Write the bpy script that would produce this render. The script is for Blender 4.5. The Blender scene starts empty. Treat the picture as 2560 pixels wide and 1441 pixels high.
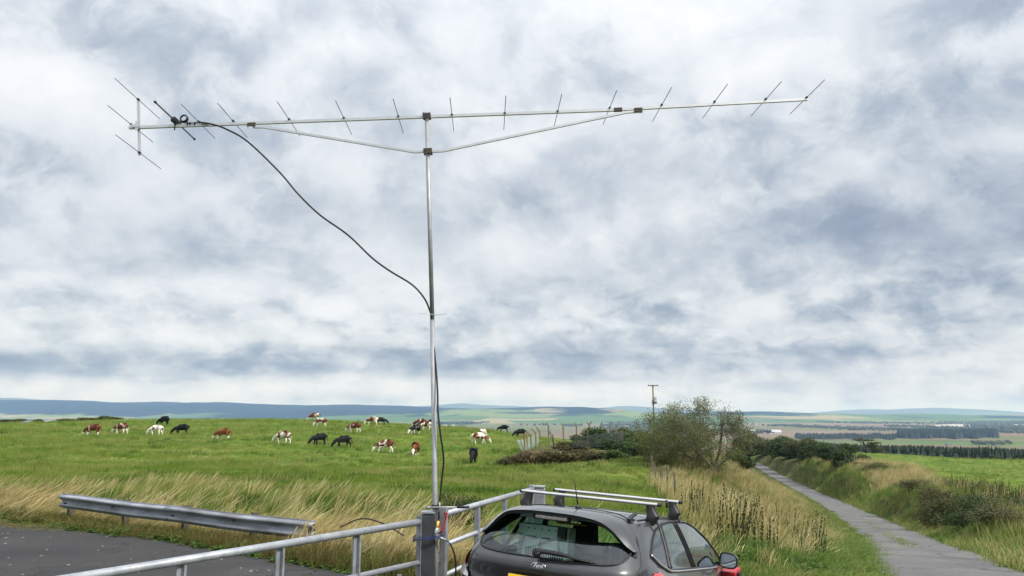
import bpy, bmesh, math, random
import numpy as np
from mathutils import Vector, Matrix, Euler

R = math.radians
rng = np.random.default_rng(7)
random.seed(7)
sc = bpy.context.scene
C = sc.collection

# ------------------------------------------------------------------ camera
CAMZ = 2.2
FPX = 1924.0
PITCH = R(9.3)
cam_d = bpy.data.cameras.new("Camera")
cam = bpy.data.objects.new("Camera", cam_d)
C.objects.link(cam)
cam.location = (0, 0, CAMZ)
cam.rotation_euler = (R(90) + PITCH, 0, 0)
cam_d.sensor_width = 36.0
cam_d.lens = 36.0 * FPX / 2560.0
cam_d.clip_start = 0.05
cam_d.clip_end = 120000
sc.camera = cam

# ------------------------------------------------------------------ render / exposure
sc.render.engine = 'CYCLES'
sc.cycles.use_denoising = True
try:
    sc.cycles.denoiser = 'OPENIMAGEDENOISE'
except Exception:
    pass
sc.cycles.max_bounces = 8
sc.cycles.diffuse_bounces = 3
sc.cycles.glossy_bounces = 3
sc.cycles.transmission_bounces = 6
sc.cycles.transparent_max_bounces = 16
sc.cycles.volume_bounces = 1
sc.cycles.sample_clamp_indirect = 6
sc.cycles.caustics_reflective = False
sc.cycles.caustics_refractive = False
sc.view_settings.view_transform = 'Standard'
sc.view_settings.look = 'None'
sc.view_settings.gamma = 1.0
sc.view_settings.exposure = 0.5
sc.view_settings.use_curve_mapping = False

# ------------------------------------------------------------------ sun (veiled) and sky
SUN_EL, SUN_AZ = R(46), R(128)          # azimuth clockwise from +Y (view direction)
sd = bpy.data.lights.new("sun", 'SUN')
sd.energy = 3.0
sd.angle = R(12)
sd.color = (1.0, 0.95, 0.87)
sun = bpy.data.objects.new("sun", sd)
C.objects.link(sun)
sdir = Vector((math.sin(SUN_AZ) * math.cos(SUN_EL), math.cos(SUN_AZ) * math.cos(SUN_EL), math.sin(SUN_EL)))
sun.rotation_euler = sdir.to_track_quat('Z', 'Y').to_euler()


class NT:
    """small helper for node trees"""
    def __init__(self, tree):
        self.t = tree
        self.n = tree.nodes
        self.l = tree.links

    def node(self, typ, **kw):
        n = self.n.new(typ)
        for k, v in kw.items():
            if k.startswith('i_'):
                k2 = k[2:]
                k2 = int(k2) if k2.isdigit() else k2
                self.put(n.inputs[k2], v)
            else:
                setattr(n, k, v)
        return n

    def put(self, sock, v):
        if isinstance(v, bpy.types.NodeSocket):
            self.l.new(v, sock)
        else:
            sock.default_value = v

    def math(self, op, a, b=0.0, clamp=False):
        n = self.n.new('ShaderNodeMath')
        n.operation = op
        n.use_clamp = clamp
        self.put(n.inputs[0], a)
        self.put(n.inputs[1], b)
        return n.outputs[0]

    def vmath(self, op, a, b=(0, 0, 0)):
        n = self.n.new('ShaderNodeVectorMath')
        n.operation = op
        self.put(n.inputs[0], a)
        self.put(n.inputs[1], b)
        return n.outputs[0]

    def noise(self, vec, scale=1.0, detail=6, rough=0.55, dist=0.0, lac=2.0):
        n = self.n.new('ShaderNodeTexNoise')
        if vec is not None:
            self.l.new(vec, n.inputs['Vector'])
        n.inputs['Scale'].default_value = scale
        n.inputs['Detail'].default_value = detail
        n.inputs['Roughness'].default_value = rough
        n.inputs['Distortion'].default_value = dist
        n.inputs['Lacunarity'].default_value = lac
        return n.outputs['Fac']

    def ramp(self, fac, stops, interp='LINEAR'):
        n = self.n.new('ShaderNodeValToRGB')
        cr = n.color_ramp
        cr.interpolation = interp
        while len(cr.elements) < len(stops):
            cr.elements.new(0.5)
        for e, (p, c) in zip(cr.elements, stops):
            e.position = p
            e.color = (c[0], c[1], c[2], 1) if len(c) == 3 else c
        self.put(n.inputs[0], fac)
        return n.outputs[0]

    def maprange(self, v, a, b, c=0.0, d=1.0, typ='SMOOTHSTEP'):
        n = self.n.new('ShaderNodeMapRange')
        n.interpolation_type = typ
        n.clamp = True if typ == 'LINEAR' else n.clamp
        self.put(n.inputs[0], v)
        for i, x in enumerate((a, b, c, d)):
            self.put(n.inputs[1 + i], x)
        return n.outputs[0]

    def mix(self, fac, a, b, blend='MIX'):
        n = self.n.new('ShaderNodeMix')
        n.data_type = 'RGBA'
        n.blend_type = blend
        n.clamp_factor = True
        self.put(n.inputs[0], fac)
        for s, v in ((n.inputs[6], a), (n.inputs[7], b)):
            if isinstance(v, (tuple, list)) and len(v) == 3:
                v = (v[0], v[1], v[2], 1)
            self.put(s, v)
        return n.outputs[2]


def build_world():
    w = bpy.data.worlds.new("World")
    sc.world = w
    w.use_nodes = True
    t = NT(w.node_tree)
    t.n.clear()
    out = t.node('ShaderNodeOutputWorld')
    bg = t.node('ShaderNodeBackground')
    t.l.new(bg.outputs[0], out.inputs[0])
    sky = t.node('ShaderNodeTexSky')
    sky.sky_type = 'NISHITA'
    sky.sun_disc = False
    sky.sun_elevation = SUN_EL
    sky.sun_rotation = SUN_AZ
    sky.dust_density = 2.0
    d = t.node('ShaderNodeTexCoord').outputs['Generated']
    sep = t.node('ShaderNodeSeparateXYZ')
    t.l.new(d, sep.inputs[0])
    dx, dy, dz = sep.outputs
    # cloud lumps: large overhead, smaller and flatter towards the horizon
    def warp(q, scale, detail, amt):
        w_ = t.node('ShaderNodeTexNoise', i_Scale=scale, i_Detail=detail)
        t.l.new(q, w_.inputs['Vector'])
        return t.vmath('ADD', q, t.vmath('MULTIPLY', t.vmath('SUBTRACT', w_.outputs['Color'], (.5, .5, .5)), (amt, amt, amt)))

    def puffs(q, sc_):
        n_ = t.noise(q, sc_, 2, 0.4)
        return t.math('SUBTRACT', .62, t.math('MULTIPLY', t.math('ABSOLUTE', t.math('SUBTRACT', n_, .5)), 2.6))

    def lumps(stretch, up):
        q = t.vmath('ADD', t.vmath('MULTIPLY', d, stretch), SKY_OFF)
        q = warp(q, 2.6, 2.0, .10)
        qw = warp(q, 9.0, 5.0, .07)
        qu = t.vmath('ADD', qw, up)
        mid = t.noise(qw, 4.0, 8, 0.62)
        lit = t.noise(qu, 4.0, 8, 0.62)
        det = t.noise(qw, 13.0, 6, 0.62)
        pa, pb = puffs(qw, 5.0), puffs(qu, 5.0)
        r = t.math('MULTIPLY', t.math('SUBTRACT', t.noise(q, 1.6, 4, 0.5), .5), .30)
        r = t.math('ADD', r, t.math('MULTIPLY', t.math('SUBTRACT', mid, .5), .24))
        r = t.math('ADD', r, t.math('MULTIPLY', t.math('SUBTRACT', mid, lit), .50))
        r = t.math('ADD', r, t.math('MULTIPLY', t.math('SUBTRACT', det, .5), .10))
        r = t.math('ADD', r, t.math('MULTIPLY', t.math('SUBTRACT', pb, pa), .16))
        r = t.math('ADD', r, t.math('MULTIPLY', t.maprange(mid, .47, .545, -.5, .5), .050))
        r = t.math('ADD', r, t.math('MULTIPLY', t.maprange(det, .46, .56, -.5, .5), .030))
        return t.math('ADD', r, t.math('MULTIPLY', t.math('SUBTRACT', .42, pa), .08))
    hi = lumps((1.05, 1.05, 1.35), (0.02, -0.015, 0.07))
    low = lumps((2.0, 2.0, 3.7), (0.02, -0.02, 0.09))
    f_lo = t.maprange(dz, 0.09, 0.24, 1.0, 0.0)
    v = t.math('ADD', t.math('MULTIPLY', t.math('MULTIPLY', low, 1.35), f_lo), t.math('MULTIPLY', hi, t.math('SUBTRACT', 1.0, f_lo)))
    # long flat layers low over the horizon
    band = t.noise(t.vmath('MULTIPLY', d, (3.0, 3.0, 52.0)), 1.0, 7, 0.55, 0.25)
    lo = t.maprange(dz, 0.04, 0.15, 1.0, 0.0)
    v = t.math('ADD', t.math('MULTIPLY', v, t.math('SUBTRACT', 1.0, t.math('MULTIPLY', lo, 0.35))),
               t.math('MULTIPLY', t.math('MULTIPLY', t.math('SUBTRACT', band, .5), lo), 0.34))
    # the larger masses of thicker and thinner cloud, with ragged outlines
    dw = warp(d, 5.0, 5.0, .17)
    sw = t.node('ShaderNodeSeparateXYZ')
    t.l.new(dw, sw.inputs[0])
    for (bx, by, rx, ry, amp) in CLOUD_MASSES:
        c_ = Vector(((bx - 1280) / FPX, CP0 - (720.5 - by) / FPX * SP0, SP0 + (720.5 - by) / FPX * CP0)).normalized()
        # thin far layers keep their flat shape, so their outline is warped less
        xx, zz = (sw.outputs[0], sw.outputs[2]) if ry > 60 else (sw.outputs[0], t.math('ADD', t.math('MULTIPLY', sw.outputs[2], .18), t.math('MULTIPLY', dz, .82)))
        ax = t.math('DIVIDE', t.math('SUBTRACT', xx, c_.x), rx / FPX)
        az = t.math('DIVIDE', t.math('SUBTRACT', zz, c_.z), ry / FPX)
        r2 = t.math('ADD', t.math('MULTIPLY', ax, ax), t.math('MULTIPLY', az, az))
        v = t.math('ADD', v, t.math('MULTIPLY', t.maprange(r2, 0.0, 1.6, 1.0, 0.0), amp))
    col = t.ramp(t.math('ADD', t.math('MULTIPLY', v, .86), .560), [(0.16, (0.15, 0.19, 0.26)), (0.30, (0.225, 0.265, 0.335)), (0.40, (0.325, 0.367, 0.425)), (0.48, (0.43, 0.465, 0.508)), (0.56, (0.525, 0.554, 0.586)), (0.64, (0.59, 0.61, 0.634)),
                     (0.76, (0.665, 0.675, 0.69))])
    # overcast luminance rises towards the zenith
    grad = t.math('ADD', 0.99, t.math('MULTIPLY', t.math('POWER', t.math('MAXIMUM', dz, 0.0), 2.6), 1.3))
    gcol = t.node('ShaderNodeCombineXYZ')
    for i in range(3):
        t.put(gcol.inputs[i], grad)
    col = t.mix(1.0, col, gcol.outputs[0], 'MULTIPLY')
    # below the horizon: dull ground light
    skyc = t.mix(1.0, sky.outputs[0], (0.10, 0.10, 0.10), 'MULTIPLY')
    col = t.mix(0.92, skyc, col)
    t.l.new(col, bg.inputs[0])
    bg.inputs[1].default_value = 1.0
    w.cycles.sampling_method = 'MANUAL'
    w.cycles.sample_map_resolution = 1024


SKY_OFF = (3.1, 1.7, 0.0)
CP0, SP0 = math.cos(PITCH), math.sin(PITCH)
# (photograph px, py, half width, half height, thinner + / thicker -)
CLOUD_MASSES = [(2420, 450, 430, 330, -.17), (500, 560, 400, 150, -.10), (1620, 720, 360, 100, -.085), (430, 160, 220, 170, -.06), (1450, 170, 800, 260, .06),
                (80, 790, 230, 110, .075), (620, 800, 280, 70, .05), (1560, 640, 150, 70, .06), (2200, 650, 220, 80, .06), (2480, 900, 260, 70, .04), (130, 430, 220, 130, .045),
                (950, 560, 260, 160, .03), (600, 905, 1250, 46, -.22), (1800, 885, 600, 36, -.08), (600, 968, 1000, 28, .13), (1500, 990, 600, 20, .05)]
build_world()

# ------------------------------------------------------------------ picture-to-place geometry
CP, SP = math.cos(PITCH), math.sin(PITCH)


def ray(px, py):
    a, b = (px - 1280.0) / FPX, (720.5 - py) / FPX
    v = np.array([a, CP - b * SP, SP + b * CP])
    return v


def P(px, py, Y):
    """the point of the place seen at photograph pixel (px, py) at distance Y ahead"""
    v = ray(px, py)
    return np.array([0, 0, CAMZ]) + v * (Y / v[1])


def smooth(a, b, x):
    t = np.clip((np.asarray(x, float) - a) / (b - a), 0, 1)
    return t * t * (3 - 2 * t)


# ------------------------------------------------------------------ terrain height
# road centre line: (centre px, py, distance)
ROADPX = [(2440, 1441, 14.3), (2315, 1377, 23), (2201, 1319, 42.6), (2076, 1255, 86), (2008, 1223, 118), (1941, 1190, 172)]
ROAD = [P(*q) for q in ROADPX]
ROAD = [ROAD[0] + (ROAD[0] - ROAD[1]) * 1.9 + np.array([1.2, 0, 0.1])] + ROAD
ROAD.append(P(1850, 1150, 235))
ROAD.append(P(1640, 1128, 300))
ROAD = np.array(ROAD)

CAR_LOC = np.array([0.086, 6.465, 0.0])
CAR_YAW, CAR_PITCH, CAR_ROLL = R(-28.33), R(-6.6), R(2.57)
MCAR = Matrix.Translation(CAR_LOC) @ Matrix.Rotation(CAR_YAW, 4, 'Z') @ Matrix.Rotation(CAR_PITCH, 4, 'X') @ Matrix.Rotation(CAR_ROLL, 4, 'Y')

cow_spots = [(230, 1090, 87), (300, 1087, 90), (388, 1089, 88), (408, 1065, 108), (452, 1088, 90), (556, 1099, 82),
             (705, 1110, 78), (797, 1112, 80), (856, 1119, 78), (785, 1053, 118), (802, 1066, 105), (884, 1082, 95),
             (930, 1063, 112), (954, 1062, 116), (961, 1131, 76), (1038, 1136, 75), (1038, 1086, 95), (1050, 1069, 110),
             (1065, 1077, 104), (1078, 1068, 112), (1200, 1111, 85), (1208, 1096, 98), (1183, 1157, 66), (1258, 1081, 130), (1300, 1094, 105)]
ctrl = [tuple(P(*q)) for q in cow_spots]
for q in [(500, 1200, 32), (100, 1200, 33), (900, 1200, 32), (-300, 1200, 34), (1400, 1215, 33), (1600, 1230, 28), (1400, 1165, 60),
          (1250, 1165, 62), (0, 1063, 112), (-400, 1075, 110), (300, 1050, 122), (600, 1047, 127), (850, 1050, 127), (1000, 1060, 127),
          (1150, 1075, 138), (1290, 1088, 150), (1450, 1100, 150), (1780, 1165, 50), (1900, 1360, 15), (1820, 1280, 25), (1700, 1230, 32),
          (2100, 1355, 18), (2000, 1300, 26), (1930, 1248, 45), (1880, 1195, 90), (1560, 1130, 72), (1632, 1100, 150),
          (2450, 1300, 30), (2330, 1255, 48), (2560, 1245, 66), (2200, 1215, 85), (2300, 1200, 110), (2190, 1187, 92), (2142, 1174, 104), (2099, 1162, 118), (2046, 1154, 145), (2003, 1150, 172), (1954, 1144, 200), (1896, 1137, 235),
          (2500, 1150, 195), (2200, 1146, 195), (2250, 1163, 150), (2400, 1165, 150), (2560, 1168, 150), (2750, 1168, 150), (2300, 1178, 128), (2560, 1183, 125), (2350, 1146, 195), (2400, 1148, 235), (2800, 1150, 190), (2700, 1300, 32), (2900, 1300, 30)]:
    ctrl.append(tuple(P(*q)))
for lx, ly in [(-.8, .8), (.8, .8), (-.8, 3.4), (.8, 3.4), (2.0, 2.0)]:
    v = MCAR @ Vector((lx, ly, 0))
    ctrl.append(tuple(v))
ctrl += [(-20, 4, .1), (-14, 15.5, .02), (-9, 15.2, 0), (-5, 12.5, 0), (-2.2, 11.8, 0), (-.8, 7.6, 0), (-3.2, 4.6, 0.02), (0, 0, .35), (-8, 0, .25), (5, 0, .1), (9, 4, -.1),
         (-5, 20, -.05), (-14, 22, .0), (3, 16, -.35), (0, 13.5, -.1), (-40, -20, 1.5), (30, -20, .5), (0, -25, 1.5), (-40, 10, .3), (60, 10, -4), (-100, 60, -1), (-120, 130, -2),
         (-80, 220, -6), (0, 220, -9), (60, 260, -16), (150, 120, -9), (150, 220, -12), (-100, 300, -20), (0, 320, -22), (100, 330, -19), (150, 330, -19), (220, 330, -20)]
for q in ROAD[:-1]:
    ctrl.append(tuple(q))
ctrl = np.array(ctrl)


def tps_k(r2):
    return 0.5 * r2 * np.log(np.maximum(r2, 1e-9))


def tps_fit(c):
    n = len(c)
    S = 0.01
    X = c[:, :2] * S
    K = tps_k(((X[:, None] - X[None]) ** 2).sum(-1)) + np.eye(n) * 2e-5
    Pm = np.concatenate([np.ones((n, 1)), X], 1)
    A = np.zeros((n + 3, n + 3))
    A[:n, :n] = K
    A[:n, n:] = Pm
    A[n:, :n] = Pm.T
    sol = np.linalg.solve(A, np.concatenate([c[:, 2], np.zeros(3)]))
    return X, sol, S


TPX, TPW, TPS_S = tps_fit(ctrl)


def catmull(pts, n):
    pts = np.asarray(pts, float)
    p = np.vstack([2 * pts[0] - pts[1], pts, 2 * pts[-1] - pts[-2]])
    out = []
    m = len(pts) - 1
    for t in np.linspace(0, m, n):
        i = min(int(t), m - 1)
        u = t - i
        a, b, c, d = p[i:i + 4]
        out.append(.5 * (2 * b + (c - a) * u + (2 * a - 5 * b + 4 * c - d) * u * u + (3 * b - a - 3 * c + d) * u ** 3))
    return np.array(out)


ROADC = catmull(ROAD, 260)
ROADT = np.gradient(ROADC[:, :2], axis=0)
ROADT /= np.linalg.norm(ROADT, axis=1)[:, None]
ROADW = 1.46


def vnoise(x, y, s, seed=0):
    """cheap smooth value noise"""
    x = np.asarray(x, float) / s + seed * 17.3
    y = np.asarray(y, float) / s - seed * 9.1
    xi, yi = np.floor(x), np.floor(y)
    fx, fy = x - xi, y - yi
    fx = fx * fx * (3 - 2 * fx)
    fy = fy * fy * (3 - 2 * fy)

    def h(a, b):
        v = np.sin(a * 127.1 + b * 311.7 + seed * 3.3) * 43758.5453
        return v - np.floor(v)
    return (h(xi, yi) * (1 - fx) + h(xi + 1, yi) * fx) * (1 - fy) + (h(xi, yi + 1) * (1 - fx) + h(xi + 1, yi + 1) * fx) * fy


PAD = np.array([(-40, 18.5), (-14, 16.9), (-10.3, 16.2), (-8.0, 15.6), (-5.3, 14.5), (-3.9, 13.6), (-2.0, 12.1), (-1.05, 11.5), (-.5, 11.0), (0.1, 9.8),
                (-.2, 8.0), (-.35, 6.6), (-1.2, 3.5), (-2.5, 0.5), (-4, -6), (-40, -6)])


def in_poly(x, y, poly):
    x = np.asarray(x, float)
    y = np.asarray(y, float)
    r = np.zeros(x.shape, bool)
    n = len(poly)
    for i in range(n):
        x1, y1 = poly[i]
        x2, y2 = poly[(i + 1) % n]
        c = ((y1 > y) != (y2 > y)) & (x < (x2 - x1) * (y - y1) / (y2 - y1 + 1e-12) + x1)
        r ^= c
    return r


def road_dist(x, y):
    x = np.asarray(x, float).ravel()
    y = np.asarray(y, float).ravel()
    dm = np.full(x.shape, 1e9)
    zz = np.zeros(x.shape)
    sg = np.zeros(x.shape)
    for i in range(0, len(ROADC)):
        dx, dy = x - ROADC[i, 0], y - ROADC[i, 1]
        d = np.hypot(dx, dy)
        m = d < dm
        dm[m] = d[m]
        zz[m] = ROADC[i, 2]
        sg[m] = (dx * ROADT[i, 1] - dy * ROADT[i, 0])[m]
    return dm, zz, sg          # sg > 0: right of the road


PLAIN = -62.0


def terrain(x, y):
    x = np.asarray(x, float)
    y = np.asarray(y, float)
    sh = x.shape
    x = x.ravel()
    y = y.ravel()
    r = np.hypot(x, y)
    z = np.full(x.shape, PLAIN)
    near = r < 1100
    xn, yn = x[near], y[near]
    n = len(TPX)
    Q = np.stack([np.clip(xn, -160, 240), np.clip(yn, -40, 340)], 1) * TPS_S
    zt = TPW[n] + Q @ TPW[n + 1:]
    for k in range(n):
        zt += TPW[k] * tps_k(((Q - TPX[k]) ** 2).sum(1))
    rn = r[near]
    back = (yn < -5)
    w = smooth(330, 1050, rn)
    zt = zt * (1 - w) + PLAIN * w
    flat = smooth(2, 16, rn)
    zt = zt + (vnoise(xn, yn, 3.1, 1) - .5) * .10 * flat + (vnoise(xn, yn, 11, 2) - .5) * .22 * smooth(15, 40, rn) * (1 - smooth(150, 400, rn))
    # the road bed
    m = (rn < 330) & (yn > -12) & (xn > 2)
    dm, zr, sgr = road_dist(xn[m], yn[m])
    wid = np.where(sgr < 0, 2.6 + 6.5 * smooth(18, 45, yn[m]), 2.4)
    wr = 1 - smooth(ROADW + .15, ROADW + wid, dm)
    wr = np.where(sgr < 0, wr, wr)
    zt[m] = zt[m] * (1 - wr) + (zr - .05) * wr
    # the levelled lay-by
    ip = in_poly(xn, yn, PAD)
    zt[ip] = np.minimum(zt[ip], 0.0) * 0.0 - .012
    z[near] = zt
    far = r > 1100
    z[far] += (vnoise(x[far], y[far], 900, 4) - .5) * 6 * smooth(1200, 3000, r[far])
    return z.reshape(sh)


def tz(x, y):
    return float(terrain(np.array([x]), np.array([y]))[0])


def ground_at(px, py, y0=9, y1=400):
    """walk down the sight line to the ground"""
    v = ray(px, py)
    Y = np.geomspace(y0, y1, 900)
    X = v[0] * Y / v[1]
    Z = CAMZ + v[2] * Y / v[1]
    hit = np.nonzero(Z <= terrain(X, Y))[0]
    i = hit[0] if len(hit) else -1
    return X[i], Y[i]


# ------------------------------------------------------------------ object helpers
def tag(o, label=None, cat=None, group=None, kind=None):
    if label:
        o['label'] = label
    if cat:
        o['category'] = cat
    if group:
        o['group'] = group
    if kind:
        o['kind'] = kind
    return o


def empty(name, loc, rz=0.0):
    o = bpy.data.objects.new(name, None)
    C.objects.link(o)
    o.location = tuple(float(a) for a in loc)
    o.rotation_euler = (0, 0, rz)
    o.empty_display_size = .1
    return o


def link(name, me, mat=None, parent=None, loc=None):
    o = bpy.data.objects.new(name, me)
    C.objects.link(o)
    if mat is not None and not me.materials:
        me.materials.append(mat)
    if parent is not None:
        o.parent = parent
    if loc is not None:
        o.location = tuple(float(a) for a in loc)
    return o


def np_mesh(name, V, Fc, smooth_=False):
    """mesh from arrays: V (n,3), Fc (m,3 or 4)"""
    me = bpy.data.meshes.new(name)
    V = np.asarray(V, np.float32)
    Fc = np.asarray(Fc, np.int32)
    me.vertices.add(len(V))
    me.vertices.foreach_set('co', V.ravel())
    k = Fc.shape[1]
    me.loops.add(Fc.size)
    me.loops.foreach_set('vertex_index', Fc.ravel())
    me.polygons.add(len(Fc))
    me.polygons.foreach_set('loop_start', np.arange(len(Fc), dtype=np.int32) * k)
    me.polygons.foreach_set('loop_total', np.full(len(Fc), k, np.int32))
    me.polygons.foreach_set('use_smooth', np.full(len(Fc), bool(smooth_)))
    me.update(calc_edges=True)
    return me


class MB:
    """collects boxes, bars and tubes into one mesh"""
    def __init__(self):
        self.v = []
        self.f = []
        self.sm = []

    def add(self, V, Fc, sm=False):
        o = len(self.v)
        self.v += [tuple(float(c) for c in p) for p in V]
        self.f += [tuple(int(i) + o for i in f) for f in Fc]
        self.sm += [sm] * len(Fc)
        return self

    def box(self, c, s, rot=None, bev=0.0):
        x, y, z = s[0] / 2, s[1] / 2, s[2] / 2
        if bev <= 0:
            V = [(a * x, b * y, d * z) for a in (-1, 1) for b in (-1, 1) for d in (-1, 1)]
            Fc = [(0, 1, 3, 2), (4, 6, 7, 5), (0, 4, 5, 1), (2, 3, 7, 6), (0, 2, 6, 4), (1, 5, 7, 3)]
        else:
            bm = bmesh.new()
            bmesh.ops.create_cube(bm, size=1)
            for v in bm.verts:
                v.co = Vector((v.co.x * s[0], v.co.y * s[1], v.co.z * s[2]))
            bmesh.ops.bevel(bm, geom=bm.edges[:], offset=bev, segments=2, affect='EDGES', profile=.7)
            bm.verts.index_update()
            V = [tuple(v.co) for v in bm.verts]
            Fc = [[v.index for v in f.verts] for f in bm.faces]
            bm.free()
        M = Matrix.Identity(3) if rot is None else (rot.to_matrix() if isinstance(rot, Euler) else rot)
        V = [tuple(M @ Vector(p) + Vector([float(q) for q in c])) for p in V]
        return self.add(V, Fc)

    def tube(self, pts, r, n=8, cap=True, sq=False, up=(0, 0, 1), aspect=1.0):
        pts = [Vector([float(q) for q in p]) for p in pts]
        m = len(pts)
        rr = r if isinstance(r, (list, tuple, np.ndarray)) else [r] * m
        V, Fc = [], []
        up = Vector(up)
        for i, p in enumerate(pts):
            t = (pts[min(i + 1, m - 1)] - pts[max(i - 1, 0)])
            if t.length < 1e-9:
                t = Vector((0, 0, 1))
            t.normalize()
            u = up if abs(t.dot(up)) < .95 else Vector((1, 0, 0)) if abs(t.x) < .9 else Vector((0, 1, 0))
            s = t.cross(u).normalized()
            u2 = s.cross(t)
            for k in range(n):
                a = 2 * math.pi * (k + (.5 if sq else 0)) / n
                q = rr[i] * (math.sqrt(2) if sq else 1)
                V.append(p + s * (math.cos(a) * q) + u2 * (math.sin(a) * q * aspect))
        for i in range(m - 1):
            for k in range(n):
                a, b = i * n + k, i * n + (k + 1) % n
                Fc.append((a, b, b + n, a + n))
        if cap:
            Fc.append(tuple(range(n - 1, -1, -1)))
            Fc.append(tuple((m - 1) * n + k for k in range(n)))
        return self.add(V, Fc, not sq)

    def mesh(self, name):
        me = bpy.data.meshes.new(name)
        me.from_pydata(self.v, [], self.f)
        me.polygons.foreach_set('use_smooth', self.sm)
        me.update()
        return me

    def build(self, name, mat, parent=None, loc=None):
        return link(name, self.mesh(name), mat, parent, loc)


def autosmooth(o, ang=35):
    me = o.data
    me.polygons.foreach_set('use_smooth', [True] * len(me.polygons))
    bm = bmesh.new()
    bm.from_mesh(me)
    for e in bm.edges:
        if len(e.link_faces) == 2 and e.calc_face_angle(0) > R(ang):
            e.smooth = False
    bm.to_mesh(me)
    bm.free()
    return o


# ------------------------------------------------------------------ materials
MATS = {}


def mat_new(name):
    m = bpy.data.materials.new(name)
    m.use_nodes = True
    t = NT(m.node_tree)
    t.n.clear()
    out = t.node('ShaderNodeOutputMaterial')
    b = t.node('ShaderNodeBsdfPrincipled')
    t.l.new(b.outputs[0], out.inputs[0])
    return m, t, b, out


def pmat(name, col, rough=.6, metal=0.0, var=.12, scale=6.0, bump=0.0, bscale=40.0, coat=0.0, spec=.5, col2=None, aniso=(1, 1, 1), detail=5, sub=0.0):
    """plain procedural surface: colour with noise variation, optional fine relief"""
    if name in MATS:
        return MATS[name]
    m, t, b, out = mat_new(name)
    co = t.node('ShaderNodeTexCoord').outputs['Object']
    co = t.vmath('MULTIPLY', co, aniso)
    f = t.noise(co, scale, detail, .6)
    if col2 is None:
        a = tuple(max(0, c * (1 - var)) for c in col)
        c2 = tuple(min(1, c * (1 + var)) for c in col)
    else:
        a, c2 = col, col2
    cc = t.ramp(f, [(.32, a), (.68, c2)])
    t.l.new(cc, b.inputs['Base Color'])
    b.inputs['Roughness'].default_value = rough
    b.inputs['Metallic'].default_value = metal
    b.inputs['Coat Weight'].default_value = coat
    b.inputs['Coat Roughness'].default_value = .04
    b.inputs['Specular IOR Level'].default_value = spec
    if sub:
        pass
    if bump:
        n = t.node('ShaderNodeBump')
        n.inputs['Strength'].default_value = bump
        n.inputs['Distance'].default_value = .01
        t.l.new(t.noise(co, bscale, 4, .6), n.inputs['Height'])
        t.l.new(n.outputs[0], b.inputs['Normal'])
    MATS[name] = m
    return m


def leaf_mat(name, c1, c2, trans=.35, rough=.55, c3=None, pscale=.35, rw=.3, fw=.9):
    """foliage: colour varies per instance and per place; thin leaves let some light through"""
    if name in MATS:
        return MATS[name]
    m, t, b, out = mat_new(name)
    oi = t.node('ShaderNodeObjectInfo')
    geo = t.node('ShaderNodeNewGeometry')
    f1 = t.noise(geo.outputs['Position'], pscale, 3, .6)
    f2 = geo.outputs['Random Per Island']
    f = t.math('ADD', t.math('MULTIPLY', f1, fw), t.math('MULTIPLY', t.math('ADD', f2, oi.outputs['Random']), rw))
    stops = [(.42, c1), (.95, c2)] if c3 is None else [(.40, c1), (.68, c2), (1.0, c3)]
    cc = t.ramp(f, stops)
    t.l.new(cc, b.inputs['Base Color'])
    b.inputs['Roughness'].default_value = rough
    b.inputs['Specular IOR Level'].default_value = .25
    tr = t.node('ShaderNodeBsdfTranslucent')
    t.l.new(cc, tr.inputs[0])
    mx = t.node('ShaderNodeMixShader')
    mx.inputs[0].default_value = trans
    t.l.new(b.outputs[0], mx.inputs[1])
    t.l.new(tr.outputs[0], mx.inputs[2])
    t.l.new(mx.outputs[0], out.inputs[0])
    MATS[name] = m
    return m


galv = pmat('galvanised', (.20, .215, .235), .55, .35, .3, 8, .2, 60, col2=(.36, .38, .41))
galv_new = pmat('galvanised_bright', (.27, .29, .325), .5, .35, .25, 11, .15, 60, col2=(.43, .455, .49))
galv_old = pmat('weathered_zinc', (.13, .135, .14), .7, .15, .3, 3.2, .35, 40, col2=(.40, .43, .49), aniso=(.35, 1, 1.6), detail=8)
steel_post = pmat('dull_steel_post', (.030, .033, .037), .6, .2, .25, 5, .12, 30, col2=(.065, .07, .077))
alu = pmat('aluminium', (.62, .63, .65), .42, .75, .06, 12)
alu_mast = pmat('dull_aluminium_mast', (.34, .35, .37), .6, .4, .15, 10)
rod = pmat('element_rod', (.22, .24, .28), .4, .7, .1, 10)
black_pl = pmat('black_plastic', (.012, .013, .015), .5, 0, .2, 20)
rubber = pmat('black_cable', (.010, .011, .014), .42, 0, .2, 20)
brown_clamp = pmat('rusty_clamp', (.065, .048, .04), .7, .2, .4, 30)
dark_clamp = pmat('dark_clamp', (.05, .045, .045), .55, .5, .3, 30)
red_cord = pmat('red_cord', (.50, .02, .03), .6, 0, .2, 60)
blue_cord = pmat('blue_rope', (.02, .035, .12), .7, 0, .3, 90)
yellow_tape = pmat('yellow_tape', (.65, .50, .12), .5, 0, .1, 40)
white_pl = pmat('white_plastic', (.72, .72, .70), .4, 0, .06, 20)
wood_old = pmat('grey_old_timber', (.085, .068, .048), .85, 0, .3, 6, .5, 30, aniso=(6, 6, 1))
concrete = pmat('mossy_concrete', (.17, .15, .11), .9, 0, .3, 5, .4, 40)
conc_ochre = pmat('lichen_concrete', (.12, .10, .07), .9, 0, .3, 3, .4, 40, col2=(.27, .17, .05))
bark = pmat('grey_bark', (.10, .09, .065), .9, 0, .3, 14, .6, 60, col2=(.22, .20, .16))
bark_dk = pmat('dark_bark', (.045, .038, .03), .9, 0, .3, 14, .5, 60)

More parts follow.
